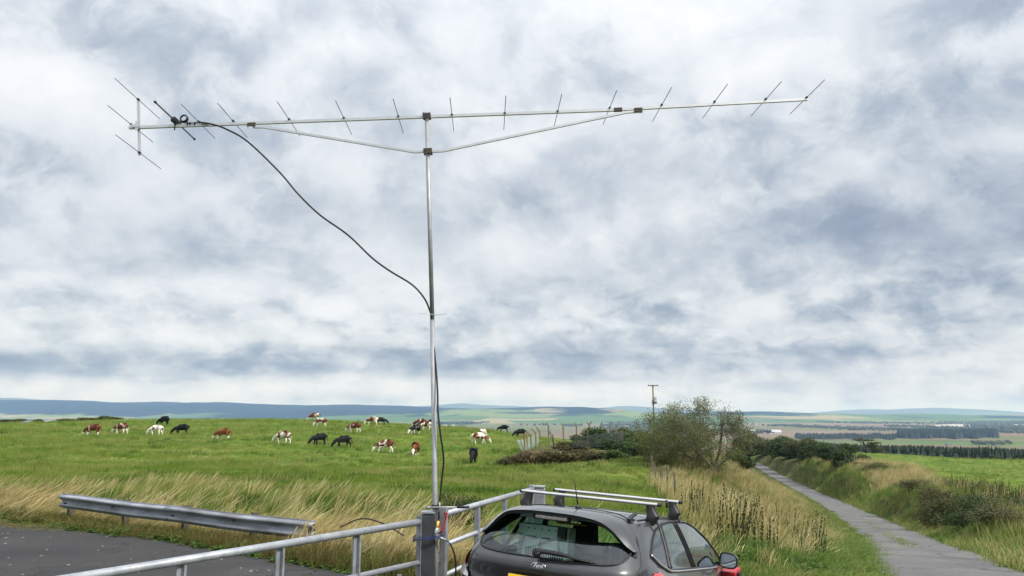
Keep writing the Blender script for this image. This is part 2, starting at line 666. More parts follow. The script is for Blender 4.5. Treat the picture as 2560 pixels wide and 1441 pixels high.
# ================================================================== SETTING
# ---- ground sheet
def ground_material():
    m, t, b, out = mat_new('ground_cover')
    geo = t.node('ShaderNodeNewGeometry')
    pos = geo.outputs['Position']
    at = t.node('ShaderNodeAttribute')
    at.attribute_name = 'cover'
    sep = t.node('ShaderNodeSeparateColor')
    t.l.new(at.outputs['Color'], sep.inputs[0])
    verge, dirt, farm = sep.outputs
    # pasture
    streak = t.vmath('MULTIPLY', pos, (.55, 1.0, 1.0))
    n1 = t.noise(streak, .22, 5, .62, .4)
    n2 = t.noise(streak, 1.7, 5, .65, .3)
    nf = t.math('ADD', t.math('MULTIPLY', n1, .6), t.math('MULTIPLY', n2, .5))
    past = t.ramp(nf, [(.36, (.036, .078, .009)), (.49, (.075, .135, .016)), (.60, (.125, .175, .027)), (.74, (.21, .205, .065))])
    # verge: dry thatch and green
    nv = t.noise(pos, .7, 5, .6)
    ver = t.ramp(nv, [(.35, (.030, .050, .012)), (.52, (.075, .085, .025)), (.68, (.19, .145, .06))])
    nd = t.noise(pos, 5.0, 6, .65)
    dr = t.ramp(nd, [(.3, (.035, .026, .02)), (.55, (.085, .068, .05)), (.75, (.17, .15, .12))])
    # far farmland: patchwork
    fp = t.vmath('MULTIPLY', pos, (.0016, .0026, 0.0))
    vo = t.node('ShaderNodeTexVoronoi')
    vo.feature = 'F1'
    vo.distance = 'CHEBYCHEV'
    vo.inputs['Scale'].default_value = 1.0
    t.l.new(fp, vo.inputs['Vector'])
    sc2 = t.node('ShaderNodeSeparateColor')
    t.l.new(vo.outputs['Color'], sc2.inputs[0])
    big = t.noise(t.vmath('MULTIPLY', pos, (.00022, .00045, 0)), 1.0, 4, .6)
    sel = t.math('ADD', t.math('MULTIPLY', sc2.outputs[0], .55), t.math('MULTIPLY', big, .55))
    fcol = t.ramp(sel, [(.22, (.045, .11, .022)), (.38, (.085, .17, .035)), (.46, (.11, .17, .05)), (.54, (.145, .12, .06)),
                        (.66, (.19, .14, .085)), (.74, (.075, .145, .035)), (.90, (.22, .20, .12))], 'CONSTANT')
    fcol = t.mix(.35, fcol, t.ramp(t.noise(pos, .012, 6, .65), [(.3, (.04, .07, .02)), (.7, (.20, .17, .08))]))
    moss = t.ramp(t.noise(t.vmath('MULTIPLY', pos, (.002, .005, 0)), 1.0, 6, .6), [(.35, (.15, .105, .065)), (.6, (.22, .165, .11))])
    msk = t.maprange(t.noise(t.vmath('MULTIPLY', pos, (.00035, .0011, 0)), 1.0, 3, .5), .42, .54)
    sp = t.node('ShaderNodeSeparateXYZ')
    t.l.new(pos, sp.inputs[0])
    rx = t.maprange(t.math('DIVIDE', sp.outputs[0], sp.outputs[1]), -.05, .25, .30, 1.35)
    fcol = t.mix(t.math('MULTIPLY', msk, rx), fcol, moss)
    col = t.mix(verge, past, ver)
    col = t.mix(dirt, col, dr)
    col = t.mix(farm, col, fcol)
    t.l.new(col, b.inputs['Base Color'])
    b.inputs['Roughness'].default_value = .95
    b.inputs['Specular IOR Level'].default_value = .1
    bp = t.node('ShaderNodeBump')
    bp.inputs['Strength'].default_value = .7
    bp.inputs['Distance'].default_value = .12
    hh = t.math('ADD', t.noise(pos, 3.0, 6, .7), t.math('MULTIPLY', n2, .8))
    t.l.new(hh, bp.inputs['Height'])
    t.l.new(bp.outputs[0], b.inputs['Normal'])
    return m


def build_ground():
    ang = np.concatenate([np.arange(-48, 48, .3), np.arange(48, 312, 3.0)])
    rad = np.concatenate([[0.0], np.geomspace(1.2, 60000, 420)])
    A, Rr = np.meshgrid(np.radians(ang), rad)
    X, Y = Rr * np.sin(A), Rr * np.cos(A)
    Z = terrain(X, Y)
    nr, na = X.shape
    V = np.stack([X, Y, Z], -1).reshape(-1, 3)
    i, j = np.meshgrid(np.arange(nr - 1), np.arange(na), indexing='ij')
    j2 = (j + 1) % na
    Fc = np.stack([i * na + j, (i + 1) * na + j, (i + 1) * na + j2, i * na + j2], -1).reshape(-1, 4)[:, ::-1]
    me = np_mesh('ground', V, Fc, True)
    x, y = V[:, 0], V[:, 1]
    r = np.hypot(x, y)
    cov = np.zeros((len(V), 4), np.float32)
    cov[:, 3] = 1
    cov[:, 0] = verge_mask(x, y)
    cov[:, 1] = dirt_mask(x, y)
    cov[:, 2] = smooth(230, 330, r + (vnoise(x, y, 60, 6) - .5) * 60)
    ca = me.color_attributes.new('cover', 'FLOAT_COLOR', 'POINT')
    ca.data.foreach_set('color', cov.ravel())
    o = link('ground', me, ground_material())
    tag(o, 'rolling pasture and far farmland falling away to the plain', kind='structure')
    return o


def fence_x(y):
    """x of the stock fence that parts the pasture from the roadside verge"""
    return np.interp(y, [8, 14, 22, 30, 36, 46, 60, 80, 150], [2.7, 3.5, 4.8, 5.9, 6.75, 8.2, 10.2, 13.5, 24])


def verge_mask(x, y):
    m = smooth(-.6, .5, x - fence_x(y)) * (y > 4)
    dm, zr, sg = road_dist(x, y)
    # right-hand verge only about 9 m wide, the pasture goes on beyond
    right = (sg > 0) & (x > 2)
    m = np.where(right, 1 - smooth(5, 9, dm), m)
    # rough strip along the crash barrier
    d = rail_dist(x, y)
    m = np.maximum(m, (1 - smooth(.8, 2.6, np.abs(d - .3))) * (x < 4) * (y > 5))
    # fenced compound
    m = np.maximum(m, in_poly(x, y, COMPOUND) * 1.0)
    return m * (np.hypot(x, y) < 240)


RAIL_A = np.array([-9.8, 17.0])
RAIL_D = np.array([.845, -.535])


def rail_dist(x, y):
    """signed distance behind the barrier line (positive = field side)"""
    nx, ny = .535, .845
    return (np.asarray(x) - RAIL_A[0]) * nx + (np.asarray(y) - RAIL_A[1]) * ny


def dirt_mask(x, y):
    u = (x - 3.4) / 5.0
    v = (y - 8.2) / 4.2
    d = np.sqrt(u * u + v * v) + (vnoise(x, y, 1.1, 8) - .5) * .5
    return (1 - smooth(.75, 1.1, d)) * (y > -6)


COMPOUND = np.array([P(1245, 1160, 61)[:2], P(1420, 1168, 58)[:2], P(1560, 1165, 55)[:2], P(1680, 1150, 60)[:2], P(1700, 1110, 100)[:2], P(1380, 1100, 88)[:2], P(1290, 1125, 72)[:2]])
build_ground()


# ---- lane and lay-by surfaces
def asphalt_mat(name, c1, c2, c3, fleck=.25, scale=1.0):
    m, t, b, out = mat_new(name)
    pos = t.node('ShaderNodeNewGeometry').outputs['Position']
    n1 = t.noise(t.vmath('MULTIPLY', pos, (1.0, 1.6, 1)), .45 * scale, 5, .6, .3)
    n2 = t.noise(pos, 40, 3, .7)
    base = t.ramp(n1, [(.3, c1), (.55, c2), (.75, c3)])
    grit = t.ramp(n2, [(.35, (.55, .55, .55)), (.65, (1.25, 1.25, 1.25))])
    col = t.mix(1.0, base, grit, 'MULTIPLY')
    vo = t.node('ShaderNodeTexVoronoi')
    vo.inputs['Scale'].default_value = 7.0
    t.l.new(pos, vo.inputs['Vector'])
    sp = t.maprange(vo.outputs['Distance'], .12, .2, 1.0, 0.0)
    pick = t.math('GREATER_THAN', t.noise(pos, 3.0, 1, .5), .6)
    col = t.mix(t.math('MULTIPLY', t.math('MULTIPLY', sp, pick), fleck), col, (.5, .48, .44))
    # fine cracks
    ve = t.node('ShaderNodeTexVoronoi')
    ve.feature = 'DISTANCE_TO_EDGE'
    ve.inputs['Scale'].default_value = .55
    wob = t.node('ShaderNodeTexNoise', i_Scale=2.0)
    t.l.new(pos, wob.inputs['Vector'])
    t.l.new(t.vmath('ADD', pos, t.vmath('MULTIPLY', wob.outputs['Color'], (1.4, 1.4, 0))), ve.inputs['Vector'])
    ck = t.math('MULTIPLY', t.maprange(ve.outputs['Distance'], .0, .022, 1.0, 0.0), t.maprange(n1, .42, .56, 0, .85))
    pt = t.noise(t.vmath('MULTIPLY', pos, (.5, .35, 0)), 1.0, 4, .7, .6)
    col = t.mix(t.maprange(pt, .56, .62, 0, .45), col, tuple(c * .5 for c in c1))
    col = t.mix(ck, col, (.02, .02, .018))
    t.l.new(col, b.inputs['Base Color'])
    b.inputs['Roughness'].default_value = .9
    b.inputs['Specular IOR Level'].default_value = .3
    bp = t.node('ShaderNodeBump')
    bp.inputs['Strength'].default_value = .5
    bp.inputs['Distance'].default_value = .01
    t.l.new(n2, bp.inputs['Height'])
    t.l.new(bp.outputs[0], b.inputs['Normal'])
    return m


def build_road():
    V, Fc = [], []
    n = len(ROADC)
    cols = np.linspace(-1, 1, 9)
    for i in range(n):
        tx, ty = ROADT[i]
        for c in cols:
            w = ROADW + (vnoise(ROADC[i, 0] + c * 40, ROADC[i, 1], 1.3, 11) - .5) * .35 * (abs(c) == 1)
            x, y = ROADC[i, 0] + ty * c * w, ROADC[i, 1] - tx * c * w
            V.append((x, y, ROADC[i, 2] + .012 * (1 - c * c) + (0 if abs(c) < 1 else -.03)))
    k = len(cols)
    for i in range(n - 1):
        for j in range(k - 1):
            Fc.append((i * k + j, i * k + j + 1, (i + 1) * k + j + 1, (i + 1) * k + j))
    o = link('road', np_mesh('road', V, Fc, True), asphalt_mat('worn_lane_tarmac', (.115, .115, .118), (.165, .162, .158), (.215, .205, .19), .2, .8))
    tag(o, 'narrow worn grey tarmac lane running downhill', kind='structure')


def build_pad():
    pts = catmull(PAD[:10], 120)[:, :2]
    pts = pts + np.stack([(vnoise(pts[:, 0], pts[:, 1], .6, 3) - .5) * .25, (vnoise(pts[:, 0], pts[:, 1], .6, 5) - .5) * .35], 1)
    poly = [tuple(p) for p in pts] + [tuple(p) for p in PAD[10:]]
    bm = bmesh.new()
    vs = [bm.verts.new((x, y, 0.0)) for x, y in poly]
    f = bm.faces.new(vs)
    if f.calc_area() and f.normal.z < 0:
        f.normal_flip()
    bmesh.ops.triangulate(bm, faces=bm.faces[:])
    me = bpy.data.meshes.new('pavement')
    bm.normal_update()
    bm.to_mesh(me)
    bm.free()
    o = link('pavement', me, asphalt_mat('layby_asphalt', (.034, .034, .036), (.050, .049, .050), (.074, .072, .069), .8))
    tag(o, 'dark asphalt lay-by behind the gates', kind='structure')


build_road()
build_pad()

# ---- scatter: real meshes placed one by one through geometry nodes
def proto_coll(name, meshes):
    co = bpy.data.collections.new(name)
    for i, me in enumerate(meshes):
        o = bpy.data.objects.new(f'{name}_{i:02d}', me)
        co.objects.link(o)
    return co


def scatter(name, pts, rot, scl, idx, coll):
    pts = np.asarray(pts, np.float32)
    n = len(pts)
    me = bpy.data.meshes.new(name)
    me.vertices.add(n)
    me.vertices.foreach_set('co', pts.ravel())
    for nm, typ, arr, key in (('s_rot', 'FLOAT_VECTOR', rot, 'vector'), ('s_scl', 'FLOAT_VECTOR', scl, 'vector')):
        a = me.attributes.new(nm, typ, 'POINT')
        a.data.foreach_set(key, np.asarray(arr, np.float32).ravel())
    a = me.attributes.new('s_idx', 'INT', 'POINT')
    a.data.foreach_set('value', np.asarray(idx, np.int32))
    me.update()
    o = link(name, me)
    ng = bpy.data.node_groups.new(name + '_nodes', 'GeometryNodeTree')
    ng.interface.new_socket('Geometry', in_out='INPUT', socket_type='NodeSocketGeometry')
    ng.interface.new_socket('Geometry', in_out='OUTPUT', socket_type='NodeSocketGeometry')
    gi = ng.nodes.new('NodeGroupInput')
    go = ng.nodes.new('NodeGroupOutput')
    ip = ng.nodes.new('GeometryNodeInstanceOnPoints')
    ci = ng.nodes.new('GeometryNodeCollectionInfo')
    ci.inputs['Collection'].default_value = coll
    ci.inputs['Separate Children'].default_value = True
    ci.inputs['Reset Children'].default_value = True
    ng.links.new(gi.outputs[0], ip.inputs['Points'])
    ng.links.new(ci.outputs[0], ip.inputs['Instance'])
    ip.inputs['Pick Instance'].default_value = True
    for nm, typ, sock in (('s_rot', 'FLOAT_VECTOR', 'Rotation'), ('s_scl', 'FLOAT_VECTOR', 'Scale'), ('s_idx', 'INT', 'Instance Index')):
        na = ng.nodes.new('GeometryNodeInputNamedAttribute')
        na.data_type = typ
        na.inputs['Name'].default_value = nm
        ng.links.new(na.outputs[0], ip.inputs[sock])
    ng.links.new(ip.outputs[0], go.inputs[0])
    md = o.modifiers.new('scatter', 'NODES')
    md.node_group = ng
    return o


def in_view(x, y, pad=4.0):
    return (y > 1) & (np.abs(x) < y * .70 + pad)


# ---- far hills
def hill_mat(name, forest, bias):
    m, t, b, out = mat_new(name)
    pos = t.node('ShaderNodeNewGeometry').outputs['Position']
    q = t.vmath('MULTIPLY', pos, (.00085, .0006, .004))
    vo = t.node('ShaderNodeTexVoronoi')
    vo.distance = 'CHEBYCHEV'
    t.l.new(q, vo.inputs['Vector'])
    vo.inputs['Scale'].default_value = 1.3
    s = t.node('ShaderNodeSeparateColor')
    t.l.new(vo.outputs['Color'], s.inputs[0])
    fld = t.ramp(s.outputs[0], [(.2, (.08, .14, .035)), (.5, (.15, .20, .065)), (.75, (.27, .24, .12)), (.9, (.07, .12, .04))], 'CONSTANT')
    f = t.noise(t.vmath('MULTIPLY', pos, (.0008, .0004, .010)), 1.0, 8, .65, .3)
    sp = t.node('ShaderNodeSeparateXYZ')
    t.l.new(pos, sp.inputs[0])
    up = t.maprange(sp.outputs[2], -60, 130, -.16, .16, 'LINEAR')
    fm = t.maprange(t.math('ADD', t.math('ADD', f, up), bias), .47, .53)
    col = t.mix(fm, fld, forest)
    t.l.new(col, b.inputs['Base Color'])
    b.inputs['Roughness'].default_value = 1.0
    b.inputs['Specular IOR Level'].default_value = 0
    return m


def ridge(name, label, prof, dist, depth, mat, seed):
    """a hill range: its skyline follows prof (px, py), with a long front slope and a back slope"""
    pr = np.array([[*P(a, b, dist)] for a, b in prof])
    xs = np.linspace(pr[0, 0], pr[-1, 0], 420)
    top = np.interp(xs, pr[:, 0], pr[:, 2])
    ker = np.hanning(9)
    top = np.convolve(np.pad(top, 4, 'edge'), ker / ker.sum(), 'valid')
    top = top + (vnoise(xs, xs * 0, dist * .012, seed) - .5) * dist * .0007
    ss = np.linspace(0, 1, 22)
    V = []
    for k, s in enumerate(ss):
        yy = dist - depth * (1 - s) if s < .8 else dist + depth * (s - .8) * 2.5
        yy = dist - depth * (1 - s / .8) if s <= .8 else dist + depth * (s - .8) * 3
        w = smooth(0, .8, s) if s <= .8 else 1 - smooth(.8, 1.05, s)
        nz = (vnoise(xs, np.full_like(xs, yy), depth * .22, seed + 3) - .5) * 2
        z = PLAIN - 5 + (top - PLAIN + 5) * w + nz * (top - PLAIN) * .22 * (4 * w * (1 - w))
        V.append(np.stack([xs, np.full_like(xs, yy), z], 1))
    V = np.array(V)
    a, bb = V.shape[:2]
    i, j = np.meshgrid(np.arange(a - 1), np.arange(bb - 1), indexing='ij')
    Fc = np.stack([i * bb + j, i * bb + j + 1, (i + 1) * bb + j + 1, (i + 1) * bb + j], -1).reshape(-1, 4)
    o = link(name, np_mesh(name, V.reshape(-1, 3), Fc, True), mat)
    tag(o, label, kind='structure')
    return o


ridge('hills', 'long blue wooded hill range on the left skyline',
      [(-900, 1004), (-400, 1000), (0, 1001), (200, 1001), (300, 1008), (400, 1005), (480, 1007), (570, 1006), (640, 1010), (700, 1012), (780, 1014), (870, 1012), (1000, 1014), (1080, 1018), (1180, 1023), (1320, 1036), (1500, 1050)],
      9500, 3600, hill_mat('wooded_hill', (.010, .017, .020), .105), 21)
ridge('hills', 'low patchwork hills of fields and woods in the centre',
      [(600, 1050), (900, 1034), (1080, 1024), (1250, 1021), (1370, 1017), (1450, 1018), (1520, 1023), (1600, 1031), (1700, 1033), (1900, 1030), (2000, 1033), (2100, 1036), (2200, 1037), (2300, 1035), (2400, 1039), (2560, 1038), (3000, 1035), (3400, 1036)],
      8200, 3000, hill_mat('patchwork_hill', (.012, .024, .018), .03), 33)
ridge('hills', 'pale distant mountains fading into haze',
      [(-600, 998), (-100, 994), (30, 995), (120, 1001), (500, 1012), (950, 1021), (1080, 1015), (1150, 1008), (1220, 1013), (1300, 1016), (1500, 1021), (1560, 1014), (1650, 1022), (1850, 1030), (1900, 1028), (2000, 1034), (2060, 1031), (2100, 1027), (2160, 1023), (2220, 1026), (2280, 1021), (2340, 1020), (2400, 1024), (2450, 1031), (2520, 1037), (3200, 1037)],
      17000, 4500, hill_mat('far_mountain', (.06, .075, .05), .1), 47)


# ---- tidal flats far off on the right
V = []
for Yf in np.linspace(3750, 4700, 8):
    for px in np.linspace(2330, 3000, 24):
        w_ = 60 * math.sin(px * .021 + Yf * .004)
        V.append(((px + (Yf - 4200) * .06 - 1280) / 1950 * Yf, Yf + w_, PLAIN + 5.0))
Fc = [(i * 24 + j, i * 24 + j + 1, (i + 1) * 24 + j + 1, (i + 1) * 24 + j) for i in range(7) for j in range(23)]
o = link('tidal_flats', np_mesh('tidal_flats', V, Fc, True), pmat('wet_sand', (.34, .30, .25), .5, 0, .1, .002, col2=(.50, .46, .41)))
tag(o, 'pale strip of tidal sand far off on the right', kind='structure')

# ---- air
def build_haze():
    top = 262.0
    s = 24000.0
    mb = MB()
    mb.box((0, 4000, (top + PLAIN - 12) / 2), (2 * s, 2 * s, top - PLAIN + 12))
    m = bpy.data.materials.new('haze')
    m.use_nodes = True
    t = NT(m.node_tree)
    t.n.clear()
    out = t.node('ShaderNodeOutputMaterial')
    pv = t.node('ShaderNodeVolumePrincipled')
    pv.inputs['Color'].default_value = (.36, .58, 1.0, 1)
    pv.inputs['Density'].default_value = HAZE
    pv.inputs['Anisotropy'].default_value = 0.0
    pv.inputs['Absorption Color'].default_value = (1, 1, 1, 1)
    t.l.new(pv.outputs[0], out.inputs['Volume'])
    o = mb.build('haze', m)
    tag(o, 'thin bluish air over the plain', kind='stuff')


HAZE = 7.6e-5
build_haze()

# ================================================================== GATES AND POSTS
GY = 7.6
POST1 = np.array([P(1073, 1283, GY)[0], GY])
POST2 = np.array([P(1347, 1218, 10.75)[0], 10.75])


def post(name, xy, w, d, top, rz, label):
    e = empty(name, (xy[0], xy[1], tz(*xy) - .02), rz)
    z0 = e.location.z
    h = top - z0
    mb = MB()
    mb.box((0, 0, (h - .35) / 2 - .15), (w, d, h - .012 + .3 - .0), bev=.012)
    b = mb.build('shaft', steel_post if top < 1.3 and xy[1] < 9 else galv, e)
    b.location.z = .16
    MB().box((0, 0, h + .004), (w + .004, d + .004, .014), bev=.004).build('cap_plate', galv_new, e)
    tag(e, label, 'gate post', 'steel box gate posts')
    return e


post('gate_post', POST1, .145, .145, P(1073, 1281, GY)[2], R(-9), 'dark square steel gate post beside the antenna mast')
post('gate_post', POST2, .165, .165, P(1347, 1217, 10.75)[2], R(-9), 'grey steel gate post at the far end, behind the roof bars')


def gate(name, A, B, ztop, zrails, uprights, label, rad=.030, end_at=0.0):
    """tubular field gate between plan points A and B; ztop may vary along it"""
    A, B = np.array(A, float), np.array(B, float)
    L = np.linalg.norm(B - A)
    ux = (B - A) / L
    ang = math.atan2(ux[1], ux[0])
    e = empty(name, (A[0], A[1], 0), ang)
    for k, dz in enumerate(zrails):
        mb = MB()
        mb.tube([(0.0, 0, ztop - dz), (L, 0, ztop - dz)], rad if k == 0 else rad * .82, 14)
        mb.build('rail', galv_new, e)
    for s in uprights:
        mb = MB()
        mb.box((s, .0, (ztop - rad + .12) / 2), (.018, .052, ztop - rad - .12))
        mb.box((s + .0265, -.018, (ztop - rad + .12) / 2), (.035, .016, ztop - rad - .12))
        mb.build('upright', galv, e)
    for s in (.03, L - .03):
        mb = MB()
        mb.box((s, 0, (ztop + .06 + .10) / 2), (.062, .062, ztop + .06 - .10), bev=.006)
        mb.build('end_stile', galv, e)
    tag(e, label, 'gate', 'galvanised tubular field gates')
    return e, L


# left gate: post end at the mast, runs towards the viewer on the left
za = P(1058, 1304, GY)[2]
GA = P(1058, 1304, GY)[:2]
Yb = (CAMZ - za) / ((1441 - 1035.7) / 1950.0)
GBv = P(215, 1441, 1.0)
Yb = (za - CAMZ) / (GBv[2] - CAMZ)
GB = P(215, 1441, Yb)[:2]
GB = GA + (GB - GA) * 1.22
gl, Lg = gate('field_gate', GA, GB, za, (0, .37, .66, .95), [.82, 1.62, 2.45, 3.2], 'galvanised tubular gate in the left foreground, left of the dark post', .030)

# right gate: from the post away to the far post, beside the car
zr_ = P(1108, 1287, GY + .1)[2]
RA = P(1106, 1287, GY + .1)[:2]
RB = POST2 + np.array([-.10, -.10])
zfar = P(1330, 1224, RB[1])[2]
gr, Lr = gate('field_gate', RA, RB, (zr_ + zfar) / 2, (0, .29, .575, .84), [.95, 1.9, 2.75], 'galvanised tubular gate running back beside the grey car', .030)
gr.rotation_euler = (0, -math.atan2(zfar - zr_, Lr), gr.rotation_euler.z)
gr.location.z = (zr_ - (zr_ + zfar) / 2)

# latch, chain and ropes on the left gate
e = empty('gate_chain', (GA[0] - .02, GA[1] - .06, za - .62))
pts = []
for k in range(13):
    a = k / 12
    pts.append((-.05 + .22 * a, -.06 - .02 * math.sin(a * 7), .13 - .30 * a + .05 * math.sin(a * 9)))
pts = np.array(pts)
for k in range(12):
    c = (pts[k] + pts[k + 1]) / 2
    d = pts[k + 1] - pts[k]
    q = Vector(d).to_track_quat('X', 'Z')
    ring = []
    for a in np.linspace(0, 2 * math.pi, 11):
        v = Vector((math.cos(a) * .022, math.sin(a) * .012, 0)) if k % 2 else Vector((math.cos(a) * .022, 0, math.sin(a) * .012))
        ring.append(Vector(c) + q @ v)
    MB().tube(ring, .0042, 6, cap=False).build('chain_link', dark_clamp, e)
tag(e, 'dark chain fastening the left gate to the dark post', 'chain')

mb = MB()
e = empty('gate_latch', (GA[0] - .16, GA[1] - .02, za - .60))
mb.tube([(-.02, 0, .03), (.17, -.02, .05)], .014, 8)
mb.build('bolt', galv_new, e)
MB().box((-.05, 0, .02), (.045, .02, .20), bev=.003).build('plate', galv_old, e)
MB().tube([(-.05, -.012, .08), (-.05, -.016, .08)], .012, 8).build('rivet', brown_clamp, e)
tag(e, 'sliding bolt latch with rusty plate at the left gate end', 'latch')


def cord(name, px, Y, r, mat, label, n=60, cat='rope', spread=0.0):
    pts = [P(a, b, Y if np.isscalar(Y) else y) for (a, b), y in zip(px, [Y] * len(px) if np.isscalar(Y) else Y)]
    c = catmull(pts, n)
    o = MB().tube(c, r, 8).build(name, mat)
    tag(o, label, cat)
    return o


e = empty('blue_rope', P(1068, 1350, GY - .2))
for dz, s in ((0, 0), (.022, .5), (-.024, 1.1)):
    c = POST1
    ring = []
    for a in np.linspace(0, 2 * math.pi, 33):
        rx, ry = .140, .112
        sx = np.sign(math.cos(a)) * abs(math.cos(a)) ** .5 * rx
        sy = np.sign(math.sin(a)) * abs(math.sin(a)) ** .5 * ry
        ring.append((c[0] + sx - .005 - e.location.x, c[1] + sy - .01 - e.location.y, dz * .6 + .022 * math.cos(a - .2 + s * .3) + .006 * math.sin(3 * a + s)))
    MB().tube(ring, .0042, 6, cap=False).build('strand', blue_cord, e)
tag(e, 'blue rope lashing the mast and gate to the dark post', 'rope')

e = empty('red_rope', P(1113, 1290, GY))
for k, q in enumerate(([(1117, 1283), (1111, 1283), (1114, 1300), (1106, 1326), (1101, 1338)], [(1111, 1283), (1117, 1286), (1113, 1305), (1104, 1330)], [(1100, 1300), (1098, 1312), (1100, 1320)])):
    c = catmull([P(a, b, GY - .03 - .01 * k) for a, b in q], 30) - np.array(e.location)
    MB().tube(c, .007, 6).build('strand', red_cord, e)
tag(e, 'red cord looped over the top rail of the right gate', 'rope')

# ================================================================== ANTENNA
MY = GY - .03
e = empty('yagi_antenna', (P(1090, 1441, MY)[0], MY, 0.0))
E0 = np.array(e.location)


def L_(p):
    return np.asarray(p, float) - E0


mast_b = P(1091, 1560, MY)
mast_b = np.array([P(1091, 1441, MY)[0] + .015, MY, tz(P(1091, 1441, MY)[0], MY) - .05])
mast_m = P(1088, 1268, MY)
mast_t = P(1067, 297, MY)
joint = P(1081, 800, MY)
MB().tube([L_(mast_b), L_(mast_m), L_(joint)], .0245, 20).build('lower_mast', alu_mast, e)
MB().tube([L_(joint) + (0, 0, -.02), L_(mast_t)], .0215, 20).build('upper_mast', pmat('mast_tube', (.36, .37, .385), .55, .45, .15, 9), e)
bA, bB = P(323, 320, MY), P(2019, 249, MY)
bdir = (bB - bA) / np.linalg.norm(bB - bA)


def bar(a, b, w, h=None):
    h = h or w
    a, b = Vector([float(q) for q in a]), Vector([float(q) for q in b])
    d = b - a
    M = d.to_track_quat('X', 'Z').to_matrix()
    return M, (a + b) / 2, d.length


def add_bar(mb, a, b, w, h=None):
    M, c, l = bar(a, b, w, h)
    mb.box(c, (l, w, h or w), M)
    return mb


add_bar(MB(), L_(bA), L_(P(1545, 275, MY)), .028).build('boom', alu, e)
add_bar(MB(), L_(P(1540, 275.2, MY)), L_(bB), .0262).build('boom', alu, e)
# boom-to-mast and strut clamps
cM = P(1067, 301, MY)
boM = bA + bdir * ((cM[0] - bA[0]) / bdir[0])
Mb = Vector(bdir).to_track_quat('X', 'Z').to_matrix()
for q_ in (-.034, .020):
    MB().box(L_(boM) + (0, q_, -.012), (.082, .008, .062), Mb, .002).build('boom_clamp', dark_clamp, e)
MB().box(L_(boM) + (0, -.036, .012), (.062, .014, .012), Mb, .002).build('clamp_jaw', galv_new, e)
cS = P(1070, 380, MY)
for q_ in (-.034, .030):
    MB().box(L_(cS) + (0, q_, 0), (.088, .008, .056), Mb, .002).build('strut_clamp', brown_clamp, e)
# bent strut
sp_ = [P(632, 318, MY - .012), P(657, 318, MY - .012), P(1036, 380.5, MY - .012), P(1108, 378, MY - .012), P(1568, 281, MY - .012), P(1606, 279, MY - .012)]
for a, b in zip(sp_[:-1], sp_[1:]):
    pass
MB().tube([L_(q) for q in sp_], .0115, 4, sq=True).build('strut', alu, e)
for q in ((630, 313), (1595, 276)):
    c = P(*q, MY)
    MB().box(L_(c) + (0, -.020, .012), (.085, .006, .014), Mb, .002).build('splice_clamp', brown_clamp, e)
    MB().box(L_(c) + (0, -.030, -.016), (.085, .010, .018), Mb, .002).build('splice_clamp', brown_clamp, e)
    for q_ in (-.03, .03):
        MB().tube([L_(c) + (q_, -.028, -.02), L_(c) + (q_, -.028, -.048)], .003, 6).build('bolt', galv, e)
c = P(1545, 275, MY)
MB().box(L_(c) + (0, -.002, 0), (.085, .036, .036), Mb, .002).build('splice_sleeve', brown_clamp, e)
# reflector mast and plate
MB().tube([L_(P(346, 250, MY + .015)), L_(P(349, 388, MY + .015))], .0115, 4, sq=True).build('reflector_mast', alu, e)
c = P(345, 317, MY)
MB().box(L_(c) + (-.004, -.022, .0), (.030, .006, .095), Mb, .001).box(L_(c) + (-.02, -.026, .0), (.08, .006, .032), Mb, .001).build('cross_plate', alu, e)
# elements
edir = Vector((-.033, .9994, 0)).normalized()
els = [(346, 252, 1.04, 0), (329, 315, 1.03, 0), (349, 385, 1.04, 0), (440, 307, .99, 1),
       (497, 308, .95, 0), (583, 306, .94, 0), (723, 302, .93, 0), (860, 299, .92, 0), (996, 295, .92, 0), (1130, 291, .91, 0), (1262, 287, .91, 0),
       (1394, 282.5, .90, 0), (1524, 273.5, .90, 0), (1654, 266, .89, 0), (1786, 258, .89, 0), (1914, 251.5, .88, 0), (2016, 247.5, .88, 0)]
for px, py, ln, drv in els:
    c = Vector(L_(P(px, py, MY))) + Vector((0, 0, .010))
    if drv:
        el = MB().tube([c - edir * ln / 2, c + edir * ln / 2], .0085, 10).build('driven_element', rod, e)
        for s in (-1, 1):
            MB().tube([c + edir * (s * ln / 2), c + edir * (s * (ln / 2 + .022))], .013, 10).build('end_cap', black_pl, el)
        MB().box(c + Vector((0, 0, 0)), (.045, .16, .05), None, .008).build('feed_box', black_pl, el)
        MB().tube([c + Vector((.0, -.02, -.03)), c + Vector((.0, -.02, -.10))], .006, 6).build('drip_stub', black_pl, el)
    else:
        el = MB().tube([c - edir * ln / 2, c + edir * ln / 2], .0037, 8).build('element', rod, e)
        MB().box(c + Vector((0, -.004, .002)), (.020, .042, .016), Mb, .003).build('insulator', black_pl, el)
# coil of feed cable standing on the boom
cc = Vector(L_(P(460, 297, MY)))
for k, rr in enumerate((.032, .036, .040, .034, .038)):
    ring = [cc + Vector((math.cos(a) * rr, -.012 + .006 * k, math.sin(a) * rr)) for a in np.linspace(0, 2 * math.pi, 30)]
    MB().tube(ring, .0055, 6, cap=False).build('balun_coil', rubber, e)
for px in (476, 488, 470):
    q = L_(P(px, 311, MY))
    MB().box(q, (.010, .036, .040), Mb, .002).build('cable_tie', black_pl, e)
MB().tube([L_(P(443, 305, MY - .02)), L_(P(470, 309, MY - .025)), L_(P(500, 306, MY - .025)), L_(P(515, 308, MY - .025))], .005, 6).build('feed_tail', rubber, e)
MB().tube([L_(P(507, 306, MY - .027)), L_(P(520, 310, MY - .027))], .0075, 8).build('tape', yellow_tape, e)
tag(e, 'long aluminium yagi antenna on a tall pole with many crossing elements', 'antenna')

